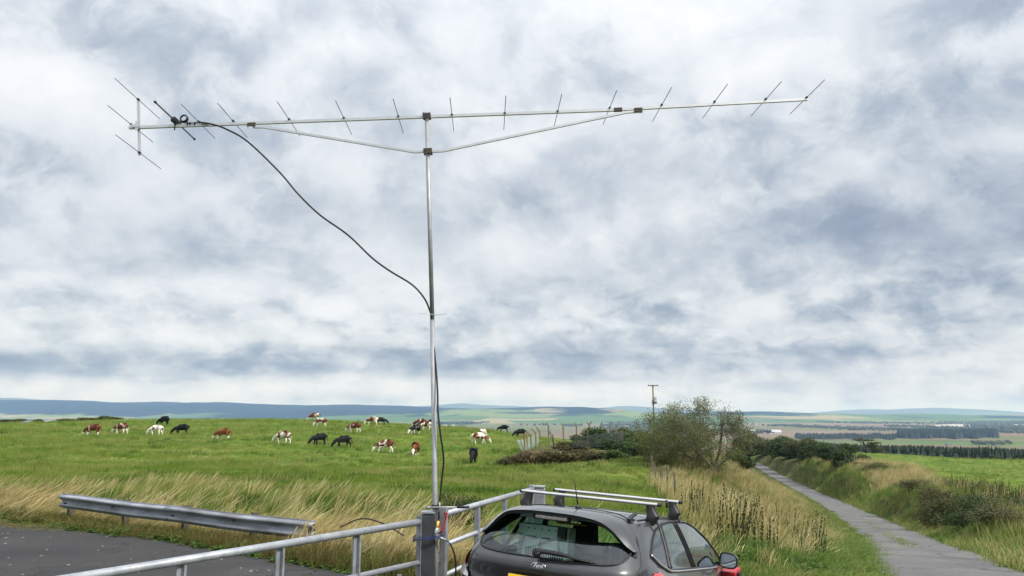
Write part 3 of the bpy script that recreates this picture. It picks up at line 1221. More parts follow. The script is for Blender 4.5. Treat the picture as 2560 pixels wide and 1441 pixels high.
# feeder cable
cpx = [(500, 306), (530, 311), (565, 323), (620, 355), (700, 432), (745, 485), (800, 538), (870, 588), (930, 645), (975, 678), (1030, 712), (1060, 745), (1075, 778),
       (1080, 800), (1085, 870), (1091, 935), (1094, 985), (1095, 1030), (1101, 1085), (1107, 1125), (1109, 1155), (1105, 1195), (1101, 1235), (1099, 1262), (1096, 1300), (1093, 1318)]
e2 = empty('coaxial_cable', P(1093, 1318, MY - .06))
c = catmull([P(a, b, MY - .035 - .025 * math.sin(k * .8)) for k, (a, b) in enumerate(cpx)], 160) - np.array(e2.location)
MB().tube(c, .0092, 8).build('upper_cable', rubber, e2)
q = [P(1096, 1303, MY - .05), P(1092, 1322, MY - .055), P(1088, 1338, MY - .06)]
MB().tube([a - np.array(e2.location) for a in q[:2]], .013, 10).build('tape', yellow_tape, e2)
MB().tube([a - np.array(e2.location) for a in [P(1093, 1320, MY - .055), P(1087, 1340, MY - .06)]], .015, 10).build('plug', galv_new, e2)
MB().tube([a - np.array(e2.location) for a in [P(1087, 1340, MY - .06), P(1098, 1344, MY - .06), P(1116, 1351, MY - .06)]], [.013, .012, .011], 10).build('plug', galv_new, e2)
c = catmull([P(a, b, MY - .06) for a, b in [(1114, 1350), (1125, 1360), (1134, 1380), (1139, 1405), (1139, 1441), (1136, 1480), (1150, 1540)]], 50) - np.array(e2.location)
MB().tube(c, .0078, 8).build('lower_cable', rubber, e2)
tag(e2, 'black coaxial cable sagging from the boom and down the mast', 'cable')
e3 = empty('cable_tie', P(1082, 786, MY - .04))
o0 = np.array(e3.location)
MB().tube([P(1049, 784, MY - .04) - o0, P(1076, 786, MY - .05) - o0, P(1084, 787, MY - .05) - o0], .0022, 5).build('tail', white_pl, e3)
MB().tube([P(1080, 787, MY - .05) - o0, P(1092, 788, MY - .05) - o0, P(1116, 785, MY - .04) - o0], .0026, 5).build('strap', pmat('blue_grey_tie', (.16, .22, .28), .5), e3)
tag(e3, 'cable tie fixing the black cable to the mast', 'cable tie')

# clamp with handle on the mast
e4 = empty('turning_handle', P(1088, 1268, MY - .05))
o0 = np.array(e4.location)
MB().tube([P(1066, 1269, MY - .05) - o0, P(1148, 1268.5, MY - .05) - o0], .0075, 10).build('threaded_bar', galv_new, e4)
MB().tube([P(1143, 1268.5, MY - .05) - o0, P(1173, 1268, MY - .05) - o0], .0125, 12).build('grip', black_pl, e4)
for dz in (-.014, .0, .014):
    MB().tube([Vector((math.cos(a) * .036, .05 + math.sin(a) * .036, dz)) for a in np.linspace(0, 2 * math.pi, 21)], .005, 6, cap=False).build('u_bolt', dark_clamp, e4)
MB().tube([P(1099, 1256, MY - .05) - o0, P(1099, 1281, MY - .05) - o0], .007, 8).build('locking_pin', galv_new, e4)
MB().tube([P(1065, 1269, MY - .05) - o0, P(1076, 1269, MY - .05) - o0], .012, 8).build('end_nut', galv_old, e4)
tag(e4, 'steel clamp bar with black grip across the foot of the mast', 'handle')


# ================================================================== CRASH BARRIER
def barrier():
    e = empty('crash_barrier', (RAIL_A[0], RAIL_A[1], 0), math.atan2(RAIL_D[1], RAIL_D[0]))
    # W profile: (out towards the viewer = -y, z)
    prof = [(.004, .310), (.012, .296), (-.030, .278), (-.066, .258), (-.072, .240), (-.066, .222), (-.030, .196), (.004, .172), (.008, .155),
            (.004, .138), (-.030, .114), (-.066, .088), (-.072, .070), (-.066, .052), (-.030, .032), (.012, .014), (.004, .0)]
    prof = [(a * 1.05, b * .98) for a, b in prof]
    L = 3.9
    xs0 = .30
    lean = [.0, .03, -.01, .04]
    for k in range(3):
        mb = MB()
        n = 14
        V, Fc = [], []
        x0 = xs0 + k * (L - .22) + .12 * (k == 2)
        for i in range(n + 1):
            s = x0 + L * i / n
            for (py, pz) in prof:
                droop = .535 - .335 - .004 * s - .20 * (k == 2) + .008 * math.sin(s * 1.7 + k)
                # the last section bows and leans
                if k == 2:
                    droop -= .06 * (i / n)
                th = -.14 + lean[k] + .03 * math.sin(s)
                yy = py + (pz - .15) * th - .004 * (k % 2)
                V.append((s, yy, pz + droop + .03))
        m_ = len(prof)
        for i in range(n):
            for j in range(m_ - 1):
                Fc.append((i * m_ + j, i * m_ + j + 1, (i + 1) * m_ + j + 1, (i + 1) * m_ + j))
        mb.add(V, Fc, True)
        o = mb.build('beam', galv_old, e)
        sd_ = o.modifiers.new('thick', 'SOLIDIFY')
        sd_.thickness = .0045
        for bx, bz in ((.10, .235), (.10, .40), (.22, .30), (1.95, .33)):
            if bx < L - .1:
                MB().tube([(x0 + bx, -.02, bz + .05), (x0 + bx, -.075, bz + .05)], .014, 8).build('bolt', brown_clamp, o)
    for s in (.5, 2.5, 4.4, 6.3, 8.2, 10.2):
        mb = MB()
        mb.box((s, .10, .22 - .26 * (s > 7.9)), (.08, .12, .62))
        mb.build('post', wood_old, e)
    tag(e, 'long galvanised crash barrier sunk in dry grass behind the lay-by', 'crash barrier')
    return e


barrier()

# fallen barrier end behind the right gate is part of the same run; a loose curved rail lies in the weeds
mb = MB()
c = catmull([P(850, 1318, 11.9), P(905, 1297, 11.8), P(960, 1310, 11.6), P(1010, 1340, 11.5)], 24)
o = mb.tube(c, .012, 6).build('bent_bar', brown_clamp)
tag(o, 'thin bent rusty bar arching over the far end of the crash barrier', 'bar')

# ================================================================== CAR
def glass_mat(name, tint, extra=0.0):
    m, t, b, out = mat_new(name)
    t.n.remove(b)
    tr = t.node('ShaderNodeBsdfTransparent')
    pos = t.node('ShaderNodeTexCoord').outputs['Object']
    t.l.new(t.ramp(t.noise(pos, 3.0, 3, .5), [(.3, tuple(c * .94 for c in tint)), (.7, tint)]), tr.inputs[0])
    gl = t.node('ShaderNodeBsdfGlossy')
    gl.inputs['Roughness'].default_value = .015
    gl.inputs['Color'].default_value = (.93, .97, 1, 1)
    geo = t.node('ShaderNodeNewGeometry')
    dp = t.node('ShaderNodeVectorMath')
    dp.operation = 'DOT_PRODUCT'
    t.l.new(geo.outputs['Normal'], dp.inputs[0])
    t.l.new(geo.outputs['Incoming'], dp.inputs[1])
    ca = t.math('SUBTRACT', 1.0, t.math('ABSOLUTE', dp.outputs['Value']), clamp=True)
    f = t.math('ADD', .085 + extra, t.math('MULTIPLY', t.math('POWER', ca, 5.0), .9), clamp=True)
    mx = t.node('ShaderNodeMixShader')
    t.l.new(f, mx.inputs[0])
    t.l.new(tr.outputs[0], mx.inputs[1])
    t.l.new(gl.outputs[0], mx.inputs[2])
    t.l.new(mx.outputs[0], out.inputs[0])
    return m


def paint_mat():
    m, t, b, out = mat_new('grey_metallic_paint')
    co = t.node('ShaderNodeTexCoord').outputs['Object']
    fl = t.noise(co, 900, 2, .6)
    du = t.noise(co, 5, 5, .6)
    base = t.ramp(fl, [(.3, (.036, .038, .042)), (.7, (.064, .067, .073))])
    col = t.mix(t.maprange(du, .45, .75, 0, .18), base, (.10, .10, .10))
    t.l.new(col, b.inputs['Base Color'])
    b.inputs['Metallic'].default_value = .55
    b.inputs['Roughness'].default_value = .38
    b.inputs['Coat Weight'].default_value = 1.0
    rr = t.maprange(du, .3, .8, .03, .12)
    t.l.new(rr, b.inputs['Coat Roughness'])
    return m


M_paint = paint_mat()
M_glass = glass_mat('green_tint_glass', (.74, .93, .87), .0)
M_glass_s = glass_mat('side_glass', (.34, .48, .45), .07)
M_gloss = pmat('gloss_black', (.006, .006, .007), .12, 0, .1, 10, coat=.6)
M_trim = pmat('satin_black_trim', (.012, .012, .013), .45, 0, .15, 30, .1, 200)
M_chrome = pmat('satin_chrome', (.72, .73, .74), .22, .95, .04, 10)
M_lamp = pmat('red_lamp', (.50, .012, .018), .12, 0, .25, 25, coat=1.0)
M_lampc = pmat('clear_lamp', (.55, .50, .48), .1, 0, .25, 30, coat=1.0)
M_cabin = pmat('dark_cabin', (.014, .014, .015), .9, 0, .2, 8)
M_seat = pmat('dark_seat_cloth', (.022, .022, .024), .95, 0, .2, 30, .2, 120)
M_plate = pmat('yellow_plate', (.80, .50, .02), .35, 0, .04, 10)
M_tyre = pmat('tyre', (.015, .015, .015), .8, 0, .2, 30)
M_rim = pmat('alloy', (.35, .36, .37), .35, .8, .05, 10)

NET = [
 [(0,.14,.22),(.35,.14,.22),(.62,.17,.22),(.78,.30,.21),(.82,.50,.20),(.83,.90,.20),(.83,1.45,.20),(.83,2.0,.20),(.83,2.6,.2),(.83,3.3,.20),(.76,4.0,.2),(.45,4.22,.2),(0,4.27,.2)],
 [(0,0,.45),(.38,.01,.45),(.68,.06,.45),(.86,.24,.45),(.90,.5,.45),(.905,.9,.45),(.89,1.45,.42),(.89,2.0,.42),(.89,2.6,.42),(.905,3.4,.45),(.82,4.05,.45),(.48,4.30,.45),(0,4.36,.45)],
 [(0,.02,.68),(.38,.03,.68),(.68,.08,.69),(.86,.27,.70),(.905,.5,.70),(.91,.9,.70),(.90,1.45,.68),(.90,2.0,.67),(.90,2.6,.66),(.90,3.4,.66),(.82,4.0,.62),(.48,4.26,.60),(0,4.32,.60)],
 [(0,.125,.80),(.38,.13,.80),(.66,.16,.82),(.84,.30,.85),(.89,.5,.87),(.90,.9,.86),(.89,1.45,.83),(.89,2.0,.82),(.89,2.6,.80),(.88,3.35,.79),(.80,3.9,.74),(.46,4.15,.72),(0,4.2,.72)],
 [(0,.085,.955),(.38,.10,.96),(.64,.15,.975),(.80,.29,1.0),(.855,.5,1.01),(.865,.9,.985),(.865,1.45,.96),(.865,2.0,.945),(.865,2.6,.93),(.84,3.3,.90),(.72,3.8,.84),(.42,4.02,.82),(0,4.08,.82)],
 [(0,.125,1.045),(.38,.14,1.045),(.62,.19,1.055),(.765,.32,1.075),(.82,.5,1.07),(.84,.9,1.025),(.845,1.45,.995),(.845,2.0,.98),(.845,2.6,.965),(.80,3.05,.97),(.60,3.25,1.0),(.32,3.33,1.01),(0,3.36,1.01)],
 [(0,.27,1.205),(.34,.285,1.205),(.56,.32,1.205),(.69,.42,1.21),(.745,.58,1.21),(.765,.92,1.20),(.775,1.45,1.19),(.775,2.0,1.185),(.765,2.5,1.18),(.72,2.78,1.18),(.52,2.95,1.2),(.28,3.02,1.2),(0,3.04,1.2)],
 [(0,.44,1.365),(.33,.45,1.36),(.52,.48,1.355),(.605,.56,1.35),(.645,.70,1.355),(.67,1.0,1.37),(.685,1.45,1.38),(.685,1.95,1.375),(.665,2.28,1.355),(.62,2.42,1.345),(.44,2.56,1.365),(.24,2.62,1.37),(0,2.64,1.37)],
 [(0,.50,1.405),(.30,.51,1.40),(.47,.54,1.393),(.545,.62,1.39),(.585,.75,1.40),(.605,1.05,1.42),(.62,1.45,1.43),(.62,1.9,1.425),(.59,2.2,1.405),(.55,2.32,1.395),(.38,2.42,1.405),(.2,2.47,1.41),(0,2.48,1.41)],
 [(0,.60,1.428),(.22,.61,1.426),(.32,.64,1.425),(.37,.72,1.433),(.39,.85,1.443),(.39,1.1,1.456),(.39,1.45,1.461),(.39,1.85,1.454),(.37,2.1,1.44),(.34,2.2,1.433),(.24,2.28,1.434),(.13,2.3,1.435),(0,2.31,1.435)],
 [(0,.80,1.447),(0,.81,1.447),(0,.83,1.448),(0,.86,1.45),(0,.95,1.455),(0,1.15,1.465),(0,1.45,1.47),(0,1.8,1.463),(0,2.0,1.453),(0,2.08,1.447),(0,2.12,1.445),(0,2.14,1.444),(0,2.15,1.444)]]
NET = np.array(NET, float)
NET[4:8, 3:10, 0] *= .970
NET[4:6, 4:10, 2] += .024
NET[6, 3:10, 2] += .015
NET[7, 3:10, 2] += .010
NET[8:, :, 2] -= .012
NET[1:5, 9:12, 0] *= .93
NET[3:5, 9:13, 2] -= .05
NR, NC = NET.shape[:2]


def cr_basis(t):
    return np.array([-.5 * t + t * t - .5 * t ** 3, 1 - 2.5 * t * t + 1.5 * t ** 3, .5 * t + 2 * t * t - 1.5 * t ** 3, -.5 * t * t + .5 * t ** 3])


ext = np.zeros((NR + 2, NC + 2, 3))
ext[1:-1, 1:-1] = NET
ext[1:-1, 0] = NET[:, 1] * (-1, 1, 1)
ext[1:-1, -1] = NET[:, -2] * (-1, 1, 1)
ext[0] = 2 * ext[1] - ext[2]
ext[-1] = ext[-3] * (-1, 1, 1)


def surf(r, c):
    """body surface at row r (0..10, sill to roof) and column c (0..12, tail round the right side to the nose)"""
    i = min(int(r), NR - 2)
    j = min(int(c), NC - 2)
    a, b = cr_basis(r - i), cr_basis(c - j)
    return np.einsum('i,ijk,j->k', a, ext[i:i + 4, j:j + 4], b)


car = empty('parked_car', (0, 0, 0))
car.matrix_world = MCAR
NRr, NCc = 150, 300
rows = np.linspace(0, NR - 1, NRr)
cols = np.linspace(0, NC - 1, NCc)
RB_, CB_ = np.zeros((NRr, NR + 2)), np.zeros((NCc, NC + 2))
for k, r in enumerate(rows):
    i = min(int(r), NR - 2)
    RB_[k, i:i + 4] = cr_basis(r - i)
for k, c in enumerate(cols):
    j = min(int(c), NC - 2)
    CB_[k, j:j + 4] = cr_basis(c - j)
G_ = np.einsum('ri,ijk,cj->rck', RB_, ext, CB_)
G_[:, 0, 0] = 0
G_[:, -1, 0] = 0
G_[-1, :, 0] = 0
G_[:, :, 0] = np.maximum(G_[:, :, 0], 0)
# normals
du = np.gradient(G_, axis=1)
dv = np.gradient(G_, axis=0)
NN = np.cross(du, dv)
nl = np.linalg.norm(NN, axis=2, keepdims=True)
NN = NN / np.maximum(nl, 1e-9)
mid_n = NN[60, 150]
if mid_n[0] < 0:
    NN = -NN
cen = (G_[:-1, :-1] + G_[1:, 1:]) / 2
rc = (rows[:-1] + rows[1:])[:, None] / 2 + np.zeros((1, NCc - 1))
cc_ = (cols[:-1] + cols[1:])[None] / 2 + np.zeros((NRr - 1, 1))

# window outlines. side glass in (y, z) of the car; rear screen in (column, row)
DLO = np.array([(.60, 1.115), (.72, 1.055), (.90, 1.005), (1.05, .988), (1.6, .972), (2.3, .955), (2.97, .95), (2.99, .965), (2.80, 1.10), (2.55, 1.235), (2.30, 1.325), (2.05, 1.365), (1.75, 1.378),
                (1.45, 1.374), (1.20, 1.355), (1.00, 1.31), (.84, 1.245), (.70, 1.17)]) + np.array([0, .024])
REARW = np.array([(-.1, 5.02), (1.0, 5.02), (1.8, 5.08), (2.4, 5.28), (2.85, 5.62), (3.15, 6.02), (3.15, 6.4), (3.0, 6.75), (2.7, 7.05), (2.2, 7.15), (-.1, 7.15)])
LAMP = np.array([(2.1, 2.75), (3.1, 2.7), (3.7, 2.85), (4.3, 3.1), (4.6, 3.65), (4.35, 3.88), (3.75, 3.75), (3.2, 3.6), (2.6, 3.3), (2.25, 3.05)])
BEZ = np.array([(1.9, 2.65), (3.1, 2.6), (3.8, 2.75), (4.35, 3.25), (4.55, 4.0), (4.2, 4.33), (3.75, 4.28), (3.1, 4.15), (2.45, 3.72), (2.0, 3.25)])
FRONTW = np.array([(9.45, 5.12), (12.2, 5.12), (12.2, 7.6), (10.0, 7.5), (9.55, 7.2)])
side = (cc_ > 3.3) & (cc_ < 9.6)
m_side = in_poly(cen[..., 1], cen[..., 2], DLO) & side & (rc > 4.3)
m_rear = in_poly(cc_, rc, REARW)
m_lamp = in_poly(cc_, rc, LAMP)
m_bez = in_poly(cc_, rc, BEZ) & ~m_lamp & (cc_ < 3.75)
m_front = in_poly(cc_, rc, FRONTW)
wy = [(.82, .33), (3.47, .33)]
m_arch = np.zeros_like(m_side)
for y_, z_ in wy:
    m_arch |= (np.hypot(cen[..., 1] - y_, cen[..., 2] - z_) < .365) & (cen[..., 0] > .6)
sep_lines = [(1.00, .955, 1.16, 1.38), (1.80, .955, 1.62, 1.40)]     # quarter bar and centre pillar (y at belt, z, y at top, z)


def bar_y(k, z):
    a = sep_lines[k]
    return a[0] + (a[2] - a[0]) * (z - a[1]) / (a[3] - a[1])


yy_, zz_ = cen[..., 1], cen[..., 2]
qb = np.abs(yy_ - bar_y(0, zz_)) < .032
bp_ = np.abs(yy_ - bar_y(1, zz_)) < .050
m_pill = m_side & bp_
m_qbar = m_side & qb & ~bp_
m_pill0 = m_side & (qb | bp_)
m_q = m_side & ~m_pill0 & (yy_ < bar_y(0, zz_))
m_rd = m_side & ~m_pill0 & (yy_ > bar_y(0, zz_)) & (yy_ < bar_y(1, zz_))
m_fd = m_side & ~m_pill0 & (yy_ > bar_y(1, zz_))
m_body = ~(m_side | m_rear | m_lamp | m_bez | m_front | m_arch)


def patch(name, mask, mat, sides=(1, -1), off=0.0, parent=car, joined=False, sm=True):
    outs = []
    Vall, Fall = [], []
    base = 0
    for s in sides:
        ii, jj = np.nonzero(mask)
        ids = np.full(G_.shape[:2], -1)
        quad = [(ii, jj), (ii, jj + 1), (ii + 1, jj + 1), (ii + 1, jj)]
        used = np.zeros(G_.shape[:2], bool)
        for a, b in quad:
            used[a, b] = True
        ids[used] = np.arange(used.sum())
        V = (G_ + NN * off)[used] * (s, 1, 1)
        Fc = np.stack([ids[a, b] for a, b in quad], 1)
        # outward winding
        p = V[Fc[len(Fc) // 2]]
        nrm = np.cross(p[1] - p[0], p[3] - p[0])
        ref = NN[ii[len(ii) // 2], jj[len(jj) // 2]] * (s, 1, 1)
        if nrm @ ref < 0:
            Fc = Fc[:, ::-1]
        if joined:
            Vall.append(V)
            Fall.append(Fc + base)
            base += len(V)
        else:
            outs.append(link(name, np_mesh(name, V, Fc, sm), mat, parent))
    if joined:
        V = np.concatenate(Vall)
        Fc = np.concatenate(Fall)
        me = np_mesh(name, V, Fc, sm)
        bm = bmesh.new()
        bm.from_mesh(me)
        bmesh.ops.remove_doubles(bm, verts=[v for v in bm.verts if abs(v.co.x) < 1e-4], dist=1e-4)
        bmesh.ops.dissolve_degenerate(bm, edges=bm.edges[:], dist=1e-6)
        for f in bm.faces:
            f.smooth = True
        bm.to_mesh(me)
        bm.free()
        outs.append(link(name, me, mat, parent))
    return outs


patch('body_shell', m_body, M_paint, joined=True)
patch('cabin_lining', m_body & (rc > 2.5), M_cabin, joined=True, off=-.028)
patch('rear_window', m_rear, M_glass, joined=True)
patch('windscreen', m_front, M_glass, joined=True)
patch('rear_quarter_window', m_q, M_glass_s)
patch('rear_door_window', m_rd, M_glass_s)
patch('front_door_window', m_fd, M_glass_s)
patch('window_pillar', m_pill, M_gloss, off=.001)
patch('quarter_bar', m_qbar, M_gloss, off=.001)
patch('lamp_bezel', m_bez, M_gloss)
lampR = patch('tail_lamp', m_lamp & (cc_ >= 2.9), M_lamp, off=.020)
patch('reversing_lamp', m_lamp & (cc_ < 2.9), M_lampc, off=.018)


def on_side(y, z, off=.004):
    """point of the right flank at (y, z)"""
    sel = (cols[None, :] > 2.6) & (cols[None, :] < 10.4) & (rows[:, None] > 1.0) & (rows[:, None] < 8.4)
    d = (G_[..., 1] - y) ** 2 + (G_[..., 2] - z) ** 2
    d = np.where(sel, d, 1e9)
    k = np.argpartition(d.ravel(), 5)[:5]
    w = 1 / (d.ravel()[k] + 1e-6)
    x = (G_[..., 0].ravel()[k] * w).sum() / w.sum()
    n = NN.reshape(-1, 3)[k[0]]
    return np.array([x, y, z]) + n * off


def on_rc(pts, n, off=.004):
    out = []
    for c, r in catmull(pts, n):
        c_ = max(c, 0)
        p = surf(r, c_)
        i = int(round(r / (NR - 1) * (NRr - 1)))
        j = int(round(c_ / (NC - 1) * (NCc - 1)))
        out.append(p + NN[i, j] * off)
    return np.array(out)


def ringify(poly, n):
    p = np.vstack([poly, poly[:1]])
    L = np.concatenate([[0], np.cumsum(np.linalg.norm(np.diff(p, axis=0), axis=1))])
    s = np.linspace(0, L[-1], n)
    return np.stack([np.interp(s, L, p[:, 0]), np.interp(s, L, p[:, 1])], 1)


def mirrored(name, pts, r, mat, n=6, both=True, **kw):
    for s in ((1, -1) if both else (1,)):
        MB().tube([np.asarray(p) * (s, 1, 1) for p in pts], r, n, **kw).build(name, mat, car)


ring = ringify(DLO, 150)
mirrored('window_seal', [on_side(y, z, .002) for y, z in ring], .011, M_trim)
belt = [on_side(y, z, .010) for y, z in catmull([(.605, 1.142), (.74, 1.072), (.90, 1.020), (1.06, 1.000), (1.6, .982), (2.3, .965), (2.96, .960)], 60)]
mirrored('chrome_strip', belt, .0115, M_chrome, 8)
for k in (0, 1):
    for o_ in ((-.036, .036) if k == 0 else (-.054, .0, .054)):
        pts = [on_side(bar_y(k, z) + o_, z, .002) for z in np.linspace(.995, 1.365 if k == 0 else 1.392, 24) if in_poly(np.array([bar_y(k, z) + o_]), np.array([z]), DLO)[0]]
        if len(pts) > 3:
            mirrored('pillar_seal', pts, .007, M_trim)
# door shut lines
for q in ([(1.98, .955), (1.97, .8), (1.95, .5), (1.93, .3)], [(1.02, .965), (.98, .88), (1.14, .75), (1.22, .55), (1.3, .3)], [(3.02, .93), (3.03, .8), (3.02, .5), (3.0, .3)]):
    mirrored('shut_line', [on_side(y, z, -.001) for y, z in catmull(q, 30)], .0035, M_trim)
mirrored('door_handle', [on_side(y, z, .022) for y, z in catmull([(1.22, .86), (1.30, .87), (1.40, .865)], 12)], .012, M_paint, 8)
mirrored('door_handle', [on_side(y, z, .022) for y, z in catmull([(2.08, .845), (2.16, .855), (2.26, .85)], 12)], .012, M_paint, 8)
# roof gutter strips
mirrored('roof_strip', on_rc([(4.3, 8.2), (5, 8.15), (6, 8.15), (7, 8.15), (8, 8.2), (8.8, 8.2)], 60, .001), .009, M_trim)
# rear screen seal and tailgate gaps
rs = on_rc([(0, 5.0), (1.0, 5.0), (1.8, 5.06), (2.42, 5.26), (2.88, 5.6), (3.2, 6.02), (3.2, 6.4), (3.02, 6.75)], 70, .002)
mirrored('screen_seal', rs, .0085, M_trim)
mirrored('tailgate_gap', on_rc([(3.55, 6.4), (3.55, 5.6), (3.45, 5.0), (3.2, 4.5), (2.85, 4.0), (2.6, 3.6), (2.4, 3.0), (2.3, 2.6)], 60, .0), .0035, M_trim)
MB().tube([p for p in on_rc([(2.3, 2.6), (1, 2.5), (0, 2.5)], 30, 0)] + [p * (-1, 1, 1) for p in on_rc([(0, 2.5), (1, 2.5), (2.3, 2.6)], 30, 0)], .0035, 6).build('bumper_gap', M_trim, car)

# roof spoiler with side blades reaching down beside the screen
oc = catmull([(0, .66, 1.446), (.22, .655, 1.443), (.42, .63, 1.427), (.555, .57, 1.385), (.635, .50, 1.315), (.685, .455, 1.25), (.725, .41, 1.185)], 40)
lc = catmull([(0, .225, 1.408), (.24, .235, 1.402), (.42, .265, 1.378), (.525, .295, 1.325), (.595, .315, 1.262), (.655, .33, 1.208), (.715, .345, 1.172)], 40)


def spoiler():
    V, Fc = [], []
    n = len(oc)
    oo = np.vstack([(oc * (-1, 1, 1))[::-1][:-1], oc])
    ll = np.vstack([(lc * (-1, 1, 1))[::-1][:-1], lc])
    N = len(oo)
    for k in range(N):
        a, b = oo[k], ll[k]
        t_ = abs(k - (N - 1) / 2) / ((N - 1) / 2)
        outn = np.array([math.copysign(1, a[0]) * smooth(.35, .9, t_), -.1, 1 - .8 * smooth(.35, .9, t_)])
        outn /= np.linalg.norm(outn)
        prof = []
        for u in np.linspace(0, 1, 9):
            p = a * (1 - u) + b * u + outn * (.016 * math.sin(math.pi * u) + .006)
            prof.append(p)
        down = np.array([0, .03, -.030]) if t_ < .6 else np.array([-.012 * math.copysign(1, a[0]), .02, -.004])
        prof.append(b + down * .5 + outn * -.004)
        prof.append(b + down + np.array([0, .02, 0]))
        prof.append(a * .45 + b * .55 + down * 1.2 - outn * .02)
        V += prof
    m_ = 12
    for k in range(N - 1):
        for j in range(m_ - 1):
            Fc.append((k * m_ + j, (k + 1) * m_ + j, (k + 1) * m_ + j + 1, k * m_ + j + 1))
    mb = MB()
    mb.add(V, Fc, True)
    o = mb.build('roof_spoiler', M_paint, car)
    autosmooth(o, 50)
    return o


spo = spoiler()
MB().tube([p_ + np.array([0, .004, .004]) for p_ in np.vstack([(oc * (-1, 1, 1))[::-1][:-1], oc])], .0045, 6).build('spoiler_joint', M_trim, car)
MB().tube([p_ + np.array([0, .115, .014]) for p_ in np.vstack([(oc * (-1, 1, 1))[::-1][:-1], oc])[12:-12]], .011, 4, sq=True, aspect=.3).build('tailgate_top_gap', M_trim, car)
# black glass surround under the spoiler lip
V, Fc = [], []
ll = np.vstack([(lc * (-1, 1, 1))[::-1][:-1], lc])
N = len(ll)
inn = []
for k in range(N):
    t_ = (k - (N - 1) / 2) / ((N - 1) / 2)
    j_ = abs(t_)
    tgt = surf(6.85 - 1.25 * j_ ** 2.2, min(3.0, 3.3 * j_ ** .9))
    inn.append(tgt * (math.copysign(1, t_) if t_ else 1, 1, 1) + np.array([0, -.012, .008]))
for k in range(N):
    a = ll[k] + np.array([-.01 * np.sign(ll[k][0]), .02, -.020])
    V += [a, a * .5 + inn[k] * .5 + np.array([0, .0, -.004]), inn[k]]
for k in range(N - 1):
    for j in range(2):
        Fc.append((k * 3 + j, (k + 1) * 3 + j, (k + 1) * 3 + j + 1, k * 3 + j + 1))
MB().add(V, Fc, True).build('screen_surround', M_gloss, car)
# high brake lamp
MB().box((0, .262, 1.366), (.30, .02, .024), Euler((R(30), 0, 0)), .006).build('high_brake_lamp', M_lampc, car)
MB().box((0, .268, 1.362), (.36, .02, .036), Euler((R(30), 0, 0)), .01).build('brake_lamp_bezel', M_trim, car)
# corner filler: black triangle between spoiler blade and rear quarter
for s in (1, -1):
    q = [surf(6.3, 3.45), surf(6.0, 3.5), surf(5.35, 3.2), surf(5.5, 2.85), surf(5.9, 3.1)]
    V = [(p + np.array([.006, -.006, .0])) * (s, 1, 1) for p in q]
    MB().add(V, [(0, 1, 2, 3, 4) if s < 0 else (4, 3, 2, 1, 0)]).build('corner_trim', M_gloss, car)

# wiper
wv = [surf(5.06, .0), surf(5.25, .8), surf(5.13, 1.6), surf(5.05, 2.05)]
w0 = np.array([-.02, .085, 1.075])
MB().tube([w0, w0 + (0, -.03, .02)], .034, 14).build('wiper_boss', M_trim, car)
arm = catmull([(-.03, .075, 1.095), (.05, .085, 1.100), (.20, .10, 1.095), (.32, .125, 1.075), (.45, .15, 1.062)], 24)
MB().tube(arm, np.interp(np.linspace(0, 1, 24), [0, .3, 1], [.030, .026, .012]), 8, aspect=.7).build('wiper_arm', M_trim, car)
MB().tube(catmull([(.06, .125, 1.085), (.25, .135, 1.078), (.48, .155, 1.062)], 20), .008, 6).build('wiper_blade', M_trim, car)


def text_mesh(body, size, shear=0.0, extrude=.001, offset=0.0):
    cu = bpy.data.curves.new('lettering', 'FONT')
    cu.body = body
    cu.size = size
    cu.shear = shear
    cu.extrude = extrude
    cu.offset = offset
    cu.align_x = 'CENTER'
    cu.align_y = 'CENTER'
    to = bpy.data.objects.new('lettering', cu)
    C.objects.link(to)
    dg = bpy.context.evaluated_depsgraph_get()
    me = bpy.data.meshes.new_from_object(to.evaluated_get(dg))
    bpy.data.objects.remove(to)
    bpy.data.curves.remove(cu)
    return me


# badge
bp0 = surf(4.30, 0) + np.array([0, -.004, 0])
tn = surf(4.6, 0) - surf(4.0, 0)
tilt = math.atan2(tn[1], tn[2])
bd = empty('badge', bp0)
bd.parent = car
bd.rotation_euler = (R(90) - tilt, 0, 0)
V = []
for rx, ry, z in ((.068, .0275, 0), (.068, .0275, .006), (.0625, .0225, .0075)):
    V += [(rx * math.cos(a), ry * math.sin(a), z) for a in np.linspace(0, 2 * math.pi, 48, endpoint=False)]
Fc = [(k * 48 + i, k * 48 + (i + 1) % 48, (k + 1) * 48 + (i + 1) % 48, (k + 1) * 48 + i) for k in range(2) for i in range(48)]
MB().add(V, Fc, True).build('bezel', M_chrome, bd)
MB().add([(.0627 * math.cos(a), .0227 * math.sin(a), .0070) for a in np.linspace(0, 2 * math.pi, 48, endpoint=False)], [tuple(range(48))]).build('field', pmat('badge_blue', (.006, .010, .028), .2, 0, .1, 10, coat=.6), bd)
tm = text_mesh('Ford', .044, .35, .0012, .0006)
link('lettering', tm, M_chrome, bd, (0, -.001, .0085))

# number plate
pl = empty('number_plate', (0, .052, .840))
pl.parent = car
pl.rotation_euler = (R(90 - 12), 0, 0)
MB().box((0, 0, 0), (.52, .112, .006), None, .002).build('plate', M_plate, pl)
tm = text_mesh('SF', .098, 0, .0008, .0022)
link('characters', tm, black_pl, pl, (-.155, 0, .0042))

